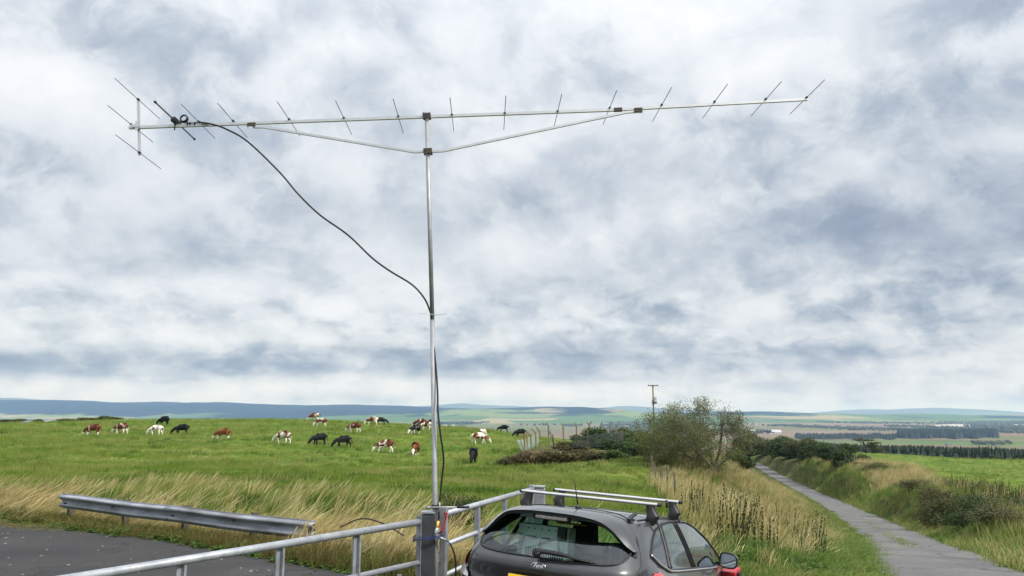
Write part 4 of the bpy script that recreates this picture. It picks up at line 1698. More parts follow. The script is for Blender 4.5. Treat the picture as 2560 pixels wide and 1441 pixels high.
# roof bars
def roof_bar(y, hw, z):
    e = empty('roof_bar', (0, y, z))
    e.parent = car
    V, Fc = [], []
    prof = [(math.cos(a) * .036 * (1 if math.cos(a) > 0 else .9), math.sin(a) * .015 + .004) for a in np.linspace(0, 2 * math.pi, 16, endpoint=False)]
    for x in (-hw, hw):
        V += [(x, p, q) for p, q in prof]
    Fc = [(i, (i + 1) % 16, 16 + (i + 1) % 16, 16 + i) for i in range(16)]
    MB().add(V, Fc, True).build('crossbar', pmat('bright_anodised_bar', (.60, .60, .61), .4, .4, .05, 8), e)
    for s in (-1, 1):
        mb = MB()
        mb.tube([(s * hw, 0, .004), (s * (hw + .022), 0, .004)], [.036, .034], 12, aspect=.55, up=(0, 0, 1))
        mb.build('end_cap', black_pl, e)
        # foot: pedestal that flares towards the roof edge
        x0 = s * (hw - .075)
        secs = [(x0, .036, .034, -.010), (x0 + s * .01, .042, .036, -.05), (x0 + s * .028, .052, .046, -.082), (x0 + s * .032, .056, .052, -.098), (x0 + s * .020, .05, .055, -.135), (x0 + s * .012, .045, .05, -.165)]
        V, Fc = [], []
        for (x, a, b, zz) in secs:
            for k in range(12):
                th = 2 * math.pi * k / 12
                cx = np.sign(math.cos(th)) * abs(math.cos(th)) ** .6
                cy = np.sign(math.sin(th)) * abs(math.sin(th)) ** .6
                V.append((x + cx * a, cy * b, zz))
        for i in range(len(secs) - 1):
            Fc += [(i * 12 + k, i * 12 + (k + 1) % 12, (i + 1) * 12 + (k + 1) % 12, (i + 1) * 12 + k) for k in range(12)]
        Fc += [tuple(range(11, -1, -1)), tuple((len(secs) - 1) * 12 + k for k in range(12))]
        o = MB().add(V, Fc, True).build('foot', M_trim, e)
        autosmooth(o, 40)
        # hook strap over the gutter
        p0 = np.array([x0 + s * .03, 0, -.12])
        hk = [p0, p0 + (s * .04, 0, -.03), p0 + (s * .062, 0, -.075)]
        MB().tube(hk, .014, 4, sq=True, aspect=.35).build('clamp_hook', black_pl, o)
    return e


BARZ = 1.578
roof_bar(1.02, .690, 1.548)
roof_bar(1.74, .672, 1.584)
# flexible pad strap trailing over the roof edge at the rear right foot
MB().tube(catmull([(.50, .96, 1.455), (.52, .80, 1.430), (.545, .66, 1.408)], 16), .018, 4, sq=True, aspect=.35).build('foot_pad', black_pl, car)
MB().tube([(.66, 1.35, 1.60), (.665, 1.36, 1.53)], .012, 8).build('strap_stub', black_pl, car)
# aerial
ab = np.array([0.0, .82, 1.434])
sec = [(0, .036, .062, 0), (.0, .032, .055, .012), (-.012, .018, .028, .034), (-.018, .009, .012, .052)]
V, Fc = [], []
for (dy, a, b, z) in sec:
    for k in range(14):
        th = 2 * math.pi * k / 14
        V.append((ab[0] + math.cos(th) * a, ab[1] + dy + math.sin(th) * b, ab[2] + z))
for i in range(3):
    Fc += [(i * 14 + k, i * 14 + (k + 1) % 14, (i + 1) * 14 + (k + 1) % 14, (i + 1) * 14 + k) for k in range(14)]
ae = MB().add(V, Fc, True).build('aerial', M_trim, car)
MB().tube([ab + (0, -.018, .048), ab + (-.005, -.12, .26)], [.0062, .0035], 8).build('whip', black_pl, ae)


# door mirrors
def door_mirror(s):
    e = empty('door_mirror', (s * .935, 2.74, 1.035))
    e.parent = car
    V, Fc = [], []
    # rounded shell, open to the rear
    for k, (sc_, y) in enumerate(((1.0, -.03), (1.03, .0), (1.0, .05), (.85, .10), (.5, .135), (.05, .145))):
        for th in np.linspace(0, 2 * math.pi, 28, endpoint=False):
            cx, cz = math.cos(th), math.sin(th)
            px = np.sign(cx) * abs(cx) ** .62 * .090
            pz = np.sign(cz) * abs(cz) ** .7 * .075
            if pz > 0:
                pz *= 1.0 - .28 * (px / .090) * .5
            V.append((s * px * sc_, y, pz * sc_))
    for i in range(5):
        Fc += [(i * 28 + k, i * 28 + (k + 1) % 28, (i + 1) * 28 + (k + 1) % 28, (i + 1) * 28 + k) for k in range(28)]
    MB().add(V, Fc, True).build('housing', M_paint, e)
    ring = [Vector(v) for v in V[:28]]
    MB().tube([v * .985 + Vector((0, -.001, 0)) for v in ring] + [ring[0] * .985], .010, 6, cap=False).build('rim', M_trim, e)
    gl = bpy.data.materials.get('mirror_glass')
    if gl is None:
        gl = pmat('mirror_glass', (.62, .66, .70), .02, 1.0, .03, 5)
    MB().add([tuple(Vector((v.x * .95, -.022, v.z * .95))) for v in ring], [tuple(range(28))]).build('glass', gl, e)
    MB().box((-s * .145, .03, -.045), (.12, .07, .045), None, .012).build('stalk', M_trim, e)
    # black sail panel at the window corner
    MB().box((-s * .165, .10, -.035), (.012, .17, .09), Euler((0, 0, 0)), .006).build('sail_panel', M_gloss, e)
    return e


door_mirror(1)
door_mirror(-1)

# wheels
for y_, z_ in wy:
    for s in (1, -1):
        e = empty('wheel', (s * .80, y_, z_ - .01))
        e.parent = car
        V, Fc = [], []
        prof = [(.10, .20), (.11, .27), (.10, .305), (.06, .32), (-.06, .32), (-.10, .305), (-.11, .27), (-.10, .20)]
        for th in np.linspace(0, 2 * math.pi, 36, endpoint=False):
            V += [(a, math.cos(th) * b, math.sin(th) * b) for a, b in prof]
        for i in range(36):
            for k in range(8):
                Fc.append((i * 8 + k, i * 8 + (k + 1) % 8, ((i + 1) % 36) * 8 + (k + 1) % 8, ((i + 1) % 36) * 8 + k))
        MB().add(V, Fc, True).build('tyre', M_tyre, e)
        mb = MB()
        mb.tube([(s * .05, 0, 0), (s * .08, 0, 0)], .07, 14)
        for k in range(5):
            th = 2 * math.pi * k / 5
            mb.box((s * .07, math.cos(th) * .12, math.sin(th) * .12), (.03, .05, .19), Euler((th - math.pi / 2, 0, 0)))
        mb.tube([(s * .085, 0, 0), (-s * .08, 0, 0)], .205, 24, cap=False)
        mb.build('rim', M_rim, e)
        MB().tube([(s * .03, 0, 0), (-s * .55, 0, 0)], .36, 20, cap=True).build('arch_liner', M_cabin, e)

# cabin
MB().box((0, 2.05, .42), (1.5, 3.0, .06)).build('cabin_floor', M_cabin, car)
MB().box((0, 1.04, .78), (1.28, .16, .60), Euler((R(-14), 0, 0)), .05).build('rear_seat', M_seat, car)
for x in (-.38, .38):
    MB().box((x, 1.04, 1.12), (.22, .09, .12), Euler((R(-10), 0, 0)), .035).build('head_restraint', M_seat, car)
    MB().box((x, 1.95, .78), (.48, .18, .62), Euler((R(-16), 0, 0)), .06).build('front_seat', M_seat, car)
    MB().box((x, 1.88, 1.17), (.24, .10, .17), Euler((R(-10), 0, 0)), .04).build('head_restraint', M_seat, car)
MB().box((0, 2.95, .88), (1.4, .50, .22), None, .06).build('dashboard', M_cabin, car)
MB().box((0, .60, .835), (1.15, .60, .05), None, .01).build('boot_floor', M_cabin, car)
MB().tube([(.38 + math.cos(a) * .19, 2.62 + math.sin(a) * .06, .98 + math.sin(a) * .17) for a in np.linspace(0, 2 * math.pi, 25)], .014, 6, cap=False).build('steering_wheel', M_cabin, car)
MB().box((0, 2.50, 1.30), (.22, .02, .06), None, .01).build('rear_view_mirror', M_trim, car)
# sun strip with amber trim seen at the top of the rear screen
MB().box((.04, .60, 1.318), (.30, .012, .016), Euler((R(25), 0, 0)), .003).build('amber_label', pmat('amber_strip', (.26, .14, .02), .5), car)

# radio equipment in the boot (a thing of its own)
eq = empty('radio_amplifier', MCAR @ Vector((-.24, .60, .865)))
eq.rotation_euler = MCAR.to_euler()
mw = pmat('cream_equipment_panel', (.80, .82, .78), .45, 0, .05, 6)
MB().box((0, .10, .21), (.50, .16, .40), None, .006).build('case', mw, eq)
for k in range(17):
    MB().box((-.155 + k * .0225, .0175, .125), (.011, .006, .17), None, .0015).build('vent_slot', black_pl, eq)
for k in range(14):
    MB().box((-.222, .0175, .07 + k * .019), (.035, .006, .008)).build('side_slot', black_pl, eq)
for k in range(6):
    MB().tube([(-.15 + .07 * k, .022, .375), (-.15 + .07 * k, .012, .375)], .006, 8).build('screw', black_pl, eq)
MB().box((.20, .0, .36), (.08, .05, .11), None, .008).build('power_unit', black_pl, eq)
for a_, b_ in (((-.20, .25), (-.06, .30)), ((-.02, .23), (.08, .30)), ((.17, .2), (.2, .32))):
    c = catmull([(a_[0], .0, a_[1] - .03), (a_[0] + .02, -.03, a_[1] + .03), ((a_[0] + b_[0]) / 2, -.05, b_[1]), (b_[0], .0, b_[1])], 20)
    MB().tube(c, .011, 8).build('lead', pmat('grey_lead', (.30, .34, .32), .5), eq)
tag(eq, 'cream slotted radio amplifier box behind the rear screen of the grey car', 'amplifier')
tag(car, 'dark grey hatchback with roof bars parked beside the gate', 'car')

# unidentified red object low beyond the door mirror, its shape only guessed
rp_ = P(1826, 1421, 8.75)
e = empty('red_item', (rp_[0], rp_[1], tz(rp_[0], rp_[1])), R(-27))
zt_ = rp_[2] - e.location.z
MB().box((0, 0, zt_ / 2 - .03), (.14, .30, zt_ - .06), None, .02).build('body', pmat('red_plastic', (.45, .02, .025), .4, 0, .1, 10), e)
MB().box((0, 0, zt_ - .035), (.16, .32, .05), None, .015).build('cap', pmat('red_plastic', (.45, .02, .025), .4), e)
MB().box((.088, 0, zt_ - .08), (.03, .12, .10), None, .008).build('fitting', black_pl, e)
tag(e, 'unidentified red bollard with dark fitting just beyond the right door mirror', 'item')

# ================================================================== CATTLE
def skin_mesh(name, nodes, edges, levels=2):
    me = bpy.data.meshes.new(name)
    me.from_pydata([n[:3] for n in nodes], edges, [])
    o = bpy.data.objects.new(name, me)
    C.objects.link(o)
    sk = o.modifiers.new('skin', 'SKIN')
    sk.use_smooth_shade = True
    sk.branch_smoothing = .3
    for i, n in enumerate(nodes):
        d = me.skin_vertices[0].data[i]
        rr = n[3]
        d.radius = rr if isinstance(rr, tuple) else (rr, rr)
        d.use_root = (i == 0)
    ss = o.modifiers.new('sub', 'SUBSURF')
    ss.levels = levels
    ss.render_levels = levels
    dg = bpy.context.evaluated_depsgraph_get()
    out = bpy.data.meshes.new_from_object(o.evaluated_get(dg))
    out.name = name
    bpy.data.objects.remove(o)
    return out


def cow_mesh(name, step, turn, head):
    """young cattle facing +Y; head: 'graze' or 'level'"""
    N = []
    E_ = []

    def add(x, y, z, r, par=None):
        N.append((x, y, z, r))
        if par is not None:
            E_.append((par, len(N) - 1))
        return len(N) - 1
    mid = add(0, -.12, .84, (.36, .385))
    hip = add(0, -.55, .90, (.31, .33), mid)
    rump = add(0, -.78, .93, (.22, .24), hip)
    sho = add(0, .36, .88, (.32, .36), mid)
    if head == 'graze':
        n1 = add(turn * .06, .66, .82, (.20, .26), sho)
        n2 = add(turn * .16, .90, .58, (.145, .19), n1)
        hb = add(turn * .24, 1.04, .38, (.135, .15), n2)
        mz = add(turn * .28, 1.12, .20, (.095, .10), hb)
        nose = add(turn * .30, 1.16, .10, (.062, .06), mz)
        for s in (-1, 1):
            ea = add(turn * .24 + s * .10, 1.02, .47, .04, hb)
            add(turn * .24 + s * .22, 1.00, .46, .02, ea)
    else:
        n1 = add(turn * .08, .68, .98, (.15, .20), sho)
        n2 = add(turn * .2, .90, 1.10, (.12, .15), n1)
        hb = add(turn * .28, 1.08, 1.14, (.105, .115), n2)
        mz = add(turn * .36, 1.26, 1.02, (.075, .08), hb)
        add(turn * .39, 1.33, .96, (.06, .06), mz)
        for s in (-1, 1):
            ea = add(turn * .28 + s * .10, 1.02, 1.20, .04, hb)
            add(turn * .28 + s * .22, 1.00, 1.19, .02, ea)
    for k, s in enumerate((-1, 1)):
        d = step * s
        a = add(s * .145, -.56, .72, (.15, .19), hip)
        b = add(s * .15, -.52 + d * .4, .54, (.11, .14), a)
        c = add(s * .15, -.66 + d * .8, .36, .072, b)
        f = add(s * .15, -.62 + d, .12, .058, c)
        add(s * .15, -.59 + d, .02, .050, f)
        a = add(s * .135, .36, .62, (.12, .15), sho)
        b = add(s * .14, .38 - d * .5, .36, .075, a)
        f = add(s * .14, .38 - d * .9, .12, .058, b)
        add(s * .14, .40 - d, .02, .050, f)
    t1 = add(0, -.93, .96, .035, rump)
    t2 = add(.02, -.97, .70, .022, t1)
    t3 = add(.03, -.96, .46, .03, t2)
    return skin_mesh(name, N, E_, 1)


COWM = [cow_mesh('cattle_body', .06, .0, 'graze'), cow_mesh('cattle_body', -.14, .35, 'graze'), cow_mesh('cattle_body', .16, -.3, 'graze')]


def coat(name, main, white, seed, amount=.5, collar=False, head_white=True, legs=.42, tail_end=False):
    """cattle coat: patches of colour on white, white face and legs"""
    m, t, b, out = mat_new(name)
    co = t.node('ShaderNodeTexCoord').outputs['Object']
    s = t.node('ShaderNodeSeparateXYZ')
    t.l.new(co, s.inputs[0])
    x, y, z = s.outputs
    n = t.noise(t.vmath('ADD', t.vmath('MULTIPLY', co, (.7, 1, 1)), (seed * 7.13, seed * 3.7, seed)), 1.9, 6, .55, .4)
    f = t.maprange(n, amount - .04, amount + .04, 0, 1)
    if collar:
        band = t.math('LESS_THAN', t.math('ABSOLUTE', t.math('SUBTRACT', t.math('ADD', y, t.math('MULTIPLY', z, -.12)), .16)), .07)
        f = t.math('MAXIMUM', f, band)
    if legs:
        wob = t.math('ADD', z, t.math('MULTIPLY', n, -.25))
        f = t.math('MAXIMUM', f, t.math('LESS_THAN', wob, legs - .13))
    if head_white:
        f = t.math('MAXIMUM', f, t.math('GREATER_THAN', t.math('ADD', y, t.math('MULTIPLY', n, .06)), 1.03))
    hair = t.ramp(t.noise(co, 18, 4, .6), [(.3, tuple(c * .75 for c in main)), (.7, tuple(c * 1.25 for c in main))])
    col = t.mix(f, hair, white)
    t.l.new(col, b.inputs['Base Color'])
    b.inputs['Roughness'].default_value = .75
    b.inputs['Specular IOR Level'].default_value = .25
    return m


BR = (.125, .032, .014)
RB = (.16, .055, .018)
WH = (.74, .70, .62)
BK = (.008, .008, .009)
coat_black = coat('black_coat', BK, WH, 0, .99, False, False, 0)
cows = [
 # spot, mesh, heading (0 = away, 90 = facing left), coat, label
 (0, 0, 88, coat('coat', BR, WH, 1, .74, True, True, .40), 'brown grazing cow with a white collar band, leftmost in the pasture'),
 (1, 1, 78, coat('coat', BR, WH, 2, .57, True, True, .62), 'brown and white cow with white shoulder, second from the left'),
 (2, 1, 86, coat('coat', BR, WH, 3, .44, False, True, .70), 'mostly white cow with brown neck in front of a black cow'),
 (3, 0, 70, coat_black, 'black cow partly hidden behind a mostly white cow'),
 (4, 0, 92, coat_black, 'black cow grazing side-on just right of the mostly white cow'),
 (5, 2, 84, coat('coat', RB, WH, 5, .68, False, True, .45), 'red brown cow with white face and legs grazing alone left of centre'),
 (6, 1, 72, coat('coat', BR, WH, 6, .50, False, True, .62), 'white cow with brown neck patch grazing nearest in the left middle'),
 (7, 1, 130, coat_black, 'black cow turned towards the viewer, left of the other nearby black cow'),
 (8, 2, 118, coat_black, 'black cow turned half towards the viewer, nearest to the brown shouldered cow'),
 (9, 0, 80, coat('coat', BR, WH, 8, .56, False, True, .62), 'small brown and white cow highest on the crest of the pasture'),
 (10, 2, 82, coat('coat', BR, WH, 9, .55, False, True, .60), 'brown and white cow just below the highest cow on the crest'),
 (11, 1, 74, coat('coat', BR, WH, 10, .58, False, True, .60), 'brown and white grazing cow midway between the crest and two black cows'),
 (12, 0, 86, coat('coat', BR, WH, 11, .52, False, True, .62), 'brown and white cow on the crest touching a black cow on its right'),
 (13, 0, -75, coat_black, 'black cow on the crest facing right beside a brown and white cow'),
 (14, 2, 84, coat('coat', BR, WH, 13, .56, False, True, .60), 'white cow with large brown shoulder grazing left of the mast'),
 (15, 0, 176, coat('coat', RB, WH, 14, .90, False, True, .20), 'red brown cow with white face seen head-on beside the mast'),
 (16, 1, 140, coat('coat', BK, WH, 15, .6, False, True, .45), 'black and white cow with white face left of the mast'),
 (17, 0, 78, coat('coat', BR, WH, 16, .64, False, True, .45), 'brown cow half hidden behind two others near the mast'),
 (18, 1, 80, coat('coat', BR, WH, 17, .50, False, True, .62), 'white and brown cow grazing right against the mast'),
 (19, 0, 60, coat_black, 'black cow almost hidden behind the mast'),
 (20, 2, -82, coat('coat', RB, WH, 19, .49, False, True, .62), 'white cow with red patches facing right, right of the mast'),
 (21, 0, -20, coat('coat', RB, WH, 20, .43, False, True, .70), 'nearly white cow standing behind the white cow with red patches'),
 (22, 1, 178, coat_black, 'black cow grazing head-on, alone and nearest right of the mast'),
 (23, 0, 84, coat_black, 'small black cow farthest on the right skyline of the pasture'),
 (24, 1, 108, coat_black, 'black cow beside the concrete fence posts'),
]
for k, mi, hd, cm, lb in cows:
    px, py, Y = cow_spots[k]
    p = P(px, py, Y)
    me = COWM[mi].copy()
    me.materials.append(cm)
    o = link('cow', me, None, None, (p[0], p[1], tz(p[0], p[1]) - .06))
    o.rotation_euler = (0, 0, R(hd))
    s = 1.02 + .06 * math.sin(k * 2.3)
    o.scale = (s, s, s)
    tag(o, lb, 'cow', 'cattle grazing in the pasture')

# ================================================================== GRASSES AND WEEDS
def tuft(n, h, w, lean, spread, seed, curve=.35, heads=0.0, headw=.010, hv=.35):
    """n bent blades as thin strips; heads: share of blades that carry a seed head"""
    r = np.random.default_rng(seed)
    V, Fc = [], []
    for k in range(n):
        a = r.uniform(0, 2 * math.pi)
        rad = spread * math.sqrt(r.uniform())
        bx, by = rad * math.cos(a), rad * math.sin(a)
        hh = h * (1 - hv + 2 * hv * r.uniform())
        la = r.uniform(0, 2 * math.pi)
        lm = r.uniform(.05, .32)
        lx, ly = lean[0] + math.cos(la) * lm, lean[1] + math.sin(la) * lm
        fa = r.uniform(0, math.pi)
        wx, wy = math.cos(fa), math.sin(fa)
        base = len(V)
        segs = [0, .4, .75, 1.0]
        head = r.uniform() < heads
        for i, u in enumerate(segs):
            cx = bx + lx * hh * (u * .6 + u * u * curve)
            cy = by + ly * hh * (u * .6 + u * u * curve)
            cz = hh * (u - .12 * u * u * (abs(lx) + abs(ly)))
            ww = w * (1 - .75 * u)
            if head and i == 2:
                ww = headw
            if head and i == 3:
                ww = headw * .5
            V += [(cx - wx * ww / 2, cy - wy * ww / 2, cz), (cx + wx * ww / 2, cy + wy * ww / 2, cz)]
        for i in range(3):
            q = base + 2 * i
            Fc.append((q, q + 1, q + 3, q + 2))
    return np_mesh('tuft', V, Fc, False)


def spike(n, h, seed):
    """dock stalks: upright stem crowded with small dark bracts"""
    r = np.random.default_rng(seed)
    V, Fc = [], []
    for k in range(n):
        bx, by = r.normal(0, .12, 2)
        hh = h * r.uniform(.65, 1.1)
        lx, ly = r.normal(.06, .08), r.normal(0, .08)
        for q in range(34):
            u = r.uniform(.25, 1.0) if q > 6 else q / 7
            c = np.array([bx + lx * hh * u, by + ly * hh * u, hh * u])
            s = (.035 if q > 6 else .012) * (1.15 - .5 * u)
            d = r.normal(0, 1, 3)
            d /= np.linalg.norm(d)
            d2 = np.cross(d, r.normal(0, 1, 3))
            d2 /= np.linalg.norm(d2)
            if q <= 6:
                d, d2 = np.array([1., 0, 0]), np.array([0, 0, 1.]) * 6
            b = len(V)
            V += [c - d * s / 2 - d2 * s / 2, c + d * s / 2 - d2 * s / 2, c + d * s / 2 + d2 * s / 2, c - d * s / 2 + d2 * s / 2]
            Fc.append((b, b + 1, b + 2, b + 3))
    return np_mesh('spike', V, Fc)


def herb(n, h, rad, leaf, seed):
    """low broad-leaved clump"""
    r = np.random.default_rng(seed)
    V, Fc = [], []
    for k in range(n):
        a = r.uniform(0, 2 * math.pi)
        rr = rad * math.sqrt(r.uniform())
        z = h * r.uniform(.1, 1) * (1 - .5 * (rr / rad) ** 2)
        c = np.array([math.cos(a) * rr, math.sin(a) * rr, z])
        d = np.array([math.cos(a + r.normal(0, .6)), math.sin(a + r.normal(0, .6)), r.normal(-.1, .3)])
        d /= np.linalg.norm(d)
        s = np.cross(d, (0, 0, 1))
        s /= np.linalg.norm(s)
        l = leaf * r.uniform(.6, 1.3)
        up = np.cross(s, d)
        b = len(V)
        V += [c, c + d * l * .5 + s * l * .28 + up * l * .1, c + d * l - up * l * .1, c + d * l * .5 - s * l * .28 + up * l * .1]
        Fc.append((b, b + 1, b + 2, b + 3))
    return np_mesh('herb', V, Fc)


G_field = leaf_mat('pasture_grass', (.070, .135, .012), (.165, .245, .030), .35, c3=(.32, .31, .11), pscale=.22, rw=.14, fw=1.25)
G_dark = leaf_mat('rank_tussock', (.022, .062, .010), (.055, .115, .018), .3, c3=(.11, .16, .03))
G_dry = leaf_mat('dry_grass', (.31, .23, .09), (.49, .39, .17), .35, c3=(.60, .53, .29), pscale=.8)
G_mix = leaf_mat('fading_grass', (.13, .17, .035), (.30, .27, .09), .35, c3=(.46, .40, .18), pscale=.8)
G_lush = leaf_mat('lush_verge_grass', (.050, .115, .014), (.125, .21, .028), .35, c3=(.23, .25, .07), pscale=.7)
G_dock = leaf_mat('dock_seed', (.034, .034, .013), (.058, .066, .020), .2, c3=(.055, .095, .024))
G_herb = leaf_mat('broad_leaves', (.045, .105, .016), (.115, .20, .032), .35)
G_brown = leaf_mat('brown_weeds', (.085, .075, .025), (.21, .165, .06), .3, c3=(.12, .16, .035))


def with_mat(me, m):
    me.materials.append(m)
    return me


pc_field = proto_coll('field_tuft', [with_mat(tuft(16, .15, .013, (.18, 0), .13, s, .5), G_field) for s in range(5)])
pc_dry = proto_coll('dry_tuft', [with_mat(tuft(9, .55, .0080, (.50, .05), .20, 40 + s, .5, .8, .016), G_dry) for s in range(6)]
                    + [with_mat(tuft(16, .40, .010, (.45, .02), .18, 60 + s, .6, .3, .012), G_mix) for s in range(4)])
pc_verge = proto_coll('verge_tuft', [with_mat(tuft(12, .60, .010, (.22, .02), .19, 80 + s, .5, .6, .016), G_dry) for s in range(4)]
                      + [with_mat(tuft(16, .48, .012, (.18, .02), .20, 90 + s, .6, .25, .012), G_mix) for s in range(4)]
                      + [with_mat(tuft(20, .36, .013, (.14, 0), .17, 100 + s, .8), G_lush) for s in range(4)])
pc_herb = proto_coll('herb_clump', [with_mat(herb(40, .20, .22, .10, 120 + s), G_herb) for s in range(3)]
                     + [with_mat(tuft(14, .30, .009, (.10, -.1), .15, 130 + s, .8, .3, .012), G_brown) for s in range(3)])
pc_dock = proto_coll('dock', [with_mat(spike(4, .85, 150 + s), G_dock) for s in range(4)])


def place(name, label, x, y, idx, coll, smin, smax, tilt=.08, far_gain=0.0, sink=.01, zscale=None):
    n = len(x)
    z = terrain(x, y) - sink
    rot = np.stack([rng.normal(0, tilt, n), rng.normal(0, tilt, n), rng.normal(0, .45, n)], 1)
    s = rng.uniform(smin, smax, n) * (1 + far_gain * np.hypot(x, y) / 40)
    sc_ = np.stack([s, s, s * (rng.uniform(.8, 1.15, n) if zscale is None else zscale)], 1)
    o = scatter(name, np.stack([x, y, z], 1), rot, sc_, idx, coll)
    tag(o, label, kind='stuff')
    return o


def sample_view(n, y0, y1, pw=1.0):
    Y = np.exp(rng.uniform(math.log(y0), math.log(y1), n))
    X = rng.uniform(-1, 1, n) * (Y * .71 + 2)
    return X, Y


CAR_POLY = np.array([(MCAR @ Vector((a, b, 0)))[:2] for a, b in ((-1.05, -.1), (1.05, -.1), (1.05, 4.5), (-1.05, 4.5))])

# pasture
X, Y = sample_view(60000, 13, 120)
ok = (rail_dist(X, Y) > .6) & (X < fence_x(Y) - .1) & ~in_poly(X, Y, COMPOUND) & ~in_poly(X, Y, CAR_POLY) & (dirt_mask(X, Y) < .3)
X, Y = X[ok], Y[ok]
patch_ = vnoise(X * .5, Y, 2.6, 33)
place('grass', 'short grazed green grass of the pasture', X, Y, rng.integers(0, 5, len(X)), pc_field, .55, 1.15, .15, .55, zscale=.35 + .9 * patch_ ** 1.3)

# rank dark tussocks that the cattle leave
X, Y = sample_view(5200, 16, 105)
ok = (rail_dist(X, Y) > 2.2) & (X < fence_x(Y) - .6) & ~in_poly(X, Y, COMPOUND) & (vnoise(X * .45, Y, 1.9, 37) > .66)
X, Y = X[ok], Y[ok]
pc_tus = proto_coll('tussock', [with_mat(tuft(26, .17, .015, (.15, 0), .22, 170 + k, .8), G_dark) for k in range(3)])
place('grass', 'dark rank tussocks dotted over the pasture', X, Y, rng.integers(0, 3, len(X)), pc_tus, .7, 1.4, .1, .45, zscale=.55 + .4 * rng.uniform(size=len(X)))

# right-hand field beyond the lane
X, Y = sample_view(14000, 40, 200)
dm, zr, sg = road_dist(X, Y)
ok = (sg > 0) & (dm > 8.5) & (X > 5)
X, Y = X[ok], Y[ok]
place('grass', 'even bright grass of the field right of the lane', X, Y, rng.integers(0, 5, len(X)), pc_field, .6, 1.0, .15, .5, zscale=.6 + .4 * rng.uniform(size=len(X)))

# dry grass along the barrier
n = 5000
s = rng.uniform(-13, 15.5, n)
d = np.abs(rng.normal(0, 1.15, n)) + .12 + np.where(s < 0, rng.uniform(-1.0, .6, n), 0)
X = RAIL_A[0] + RAIL_D[0] * s + .535 * d
Y = RAIL_A[1] + RAIL_D[1] * s + .845 * d
keep = (rng.uniform(size=n) < 1.15 - .25 * np.maximum(d - 1.2, 0)) & (vnoise(X, Y, 1.3, 41) > .12 + .22 * np.minimum(d, 2)) & (X < fence_x(Y)) & ~in_poly(X, Y, CAR_POLY)
X, Y, d = X[keep], Y[keep], d[keep]
idx = np.where(rng.uniform(size=len(X)) < .70 - .08 * d, rng.integers(0, 6, len(X)), rng.integers(6, 10, len(X)))
place('grass', 'tall dry straw-coloured grass leaning in the wind behind the crash barrier', X, Y, idx, pc_dry, .65, 1.15, .10, zscale=np.clip(.62 + .10 * d, .5, .95) * rng.uniform(.55, 1.15, len(X)))

# straw that hides the sunken far end of the barrier
n = 760
s = rng.uniform(7.5, 12.8, n)
d = rng.normal(-.16, .15, n)
X = RAIL_A[0] + RAIL_D[0] * s + .535 * d
Y = RAIL_A[1] + RAIL_D[1] * s + .845 * d
place('grass', 'tangled straw growing over the far end of the crash barrier', X, Y, rng.integers(0, 10, n), pc_dry, .6, 1.0, .25, zscale=rng.uniform(.55, 1.1, n))

# a few lone stalks that stand out over the pasture
n = 500
s = rng.uniform(-6, 13, n)
d = rng.uniform(1.5, 7, n)
X = RAIL_A[0] + RAIL_D[0] * s + .535 * d
Y = RAIL_A[1] + RAIL_D[1] * s + .845 * d
ok = ~in_poly(X, Y, CAR_POLY) & (X < fence_x(Y))
place('grass', 'scattered pale seeding stalks at the near edge of the pasture', X[ok], Y[ok], rng.integers(0, 6, ok.sum()), pc_dry, .5, .95, .12)

# weeds between lay-by and barrier
n = 9000
s = rng.uniform(-11, 14.5, n)
d = -rng.uniform(0, 1, n) ** 1.5 * np.interp(s, [-11, 0, 6, 9, 14], [1.0, .6, .5, .75, .7])
X = RAIL_A[0] + RAIL_D[0] * s + .535 * d
Y = RAIL_A[1] + RAIL_D[1] * s + .845 * d
keep = (vnoise(X, Y, .9, 51) > .30) | (d > -.45)
X, Y, s, d = X[keep], Y[keep], s[keep], d[keep]
idx = np.where(rng.uniform(size=len(X)) < np.interp(s, [-11, -2, 4, 14], [.65, .5, .35, .2]), rng.integers(0, 3, len(X)), rng.integers(3, 6, len(X)))
place('weeds', 'low green and brown weeds along the edge of the lay-by', X, Y, idx, pc_herb, .5, 1.1, .1, zscale=np.where(idx < 3, .55, .55 + .35 * smooth(4, 9, s)) * rng.uniform(.5, 1.15, len(X)))

# flattened dead stalks and crumbs of soil spilling over the edge of the tarmac
pts = catmull(PAD[:10], 2600)
pts = pts[pts[:, 0] > -16]
X = pts[:, 0] + rng.normal(0, .25, len(pts)) - .10
Y = pts[:, 1] - np.abs(rng.normal(0, .28, len(pts)))
n = len(X)
rot = np.stack([rng.normal(0, .15, n), rng.normal(0, .15, n), rng.uniform(0, 6.28, n)], 1)
sz = rng.uniform(.3, .8, n)
o = scatter('litter', np.stack([X, Y, np.full(n, .004)], 1), rot, np.stack([sz, sz, sz * .12], 1), rng.integers(3, 6, n), pc_herb)
tag(o, 'dead stalks and litter strewn along the edge of the lay-by', kind='stuff')

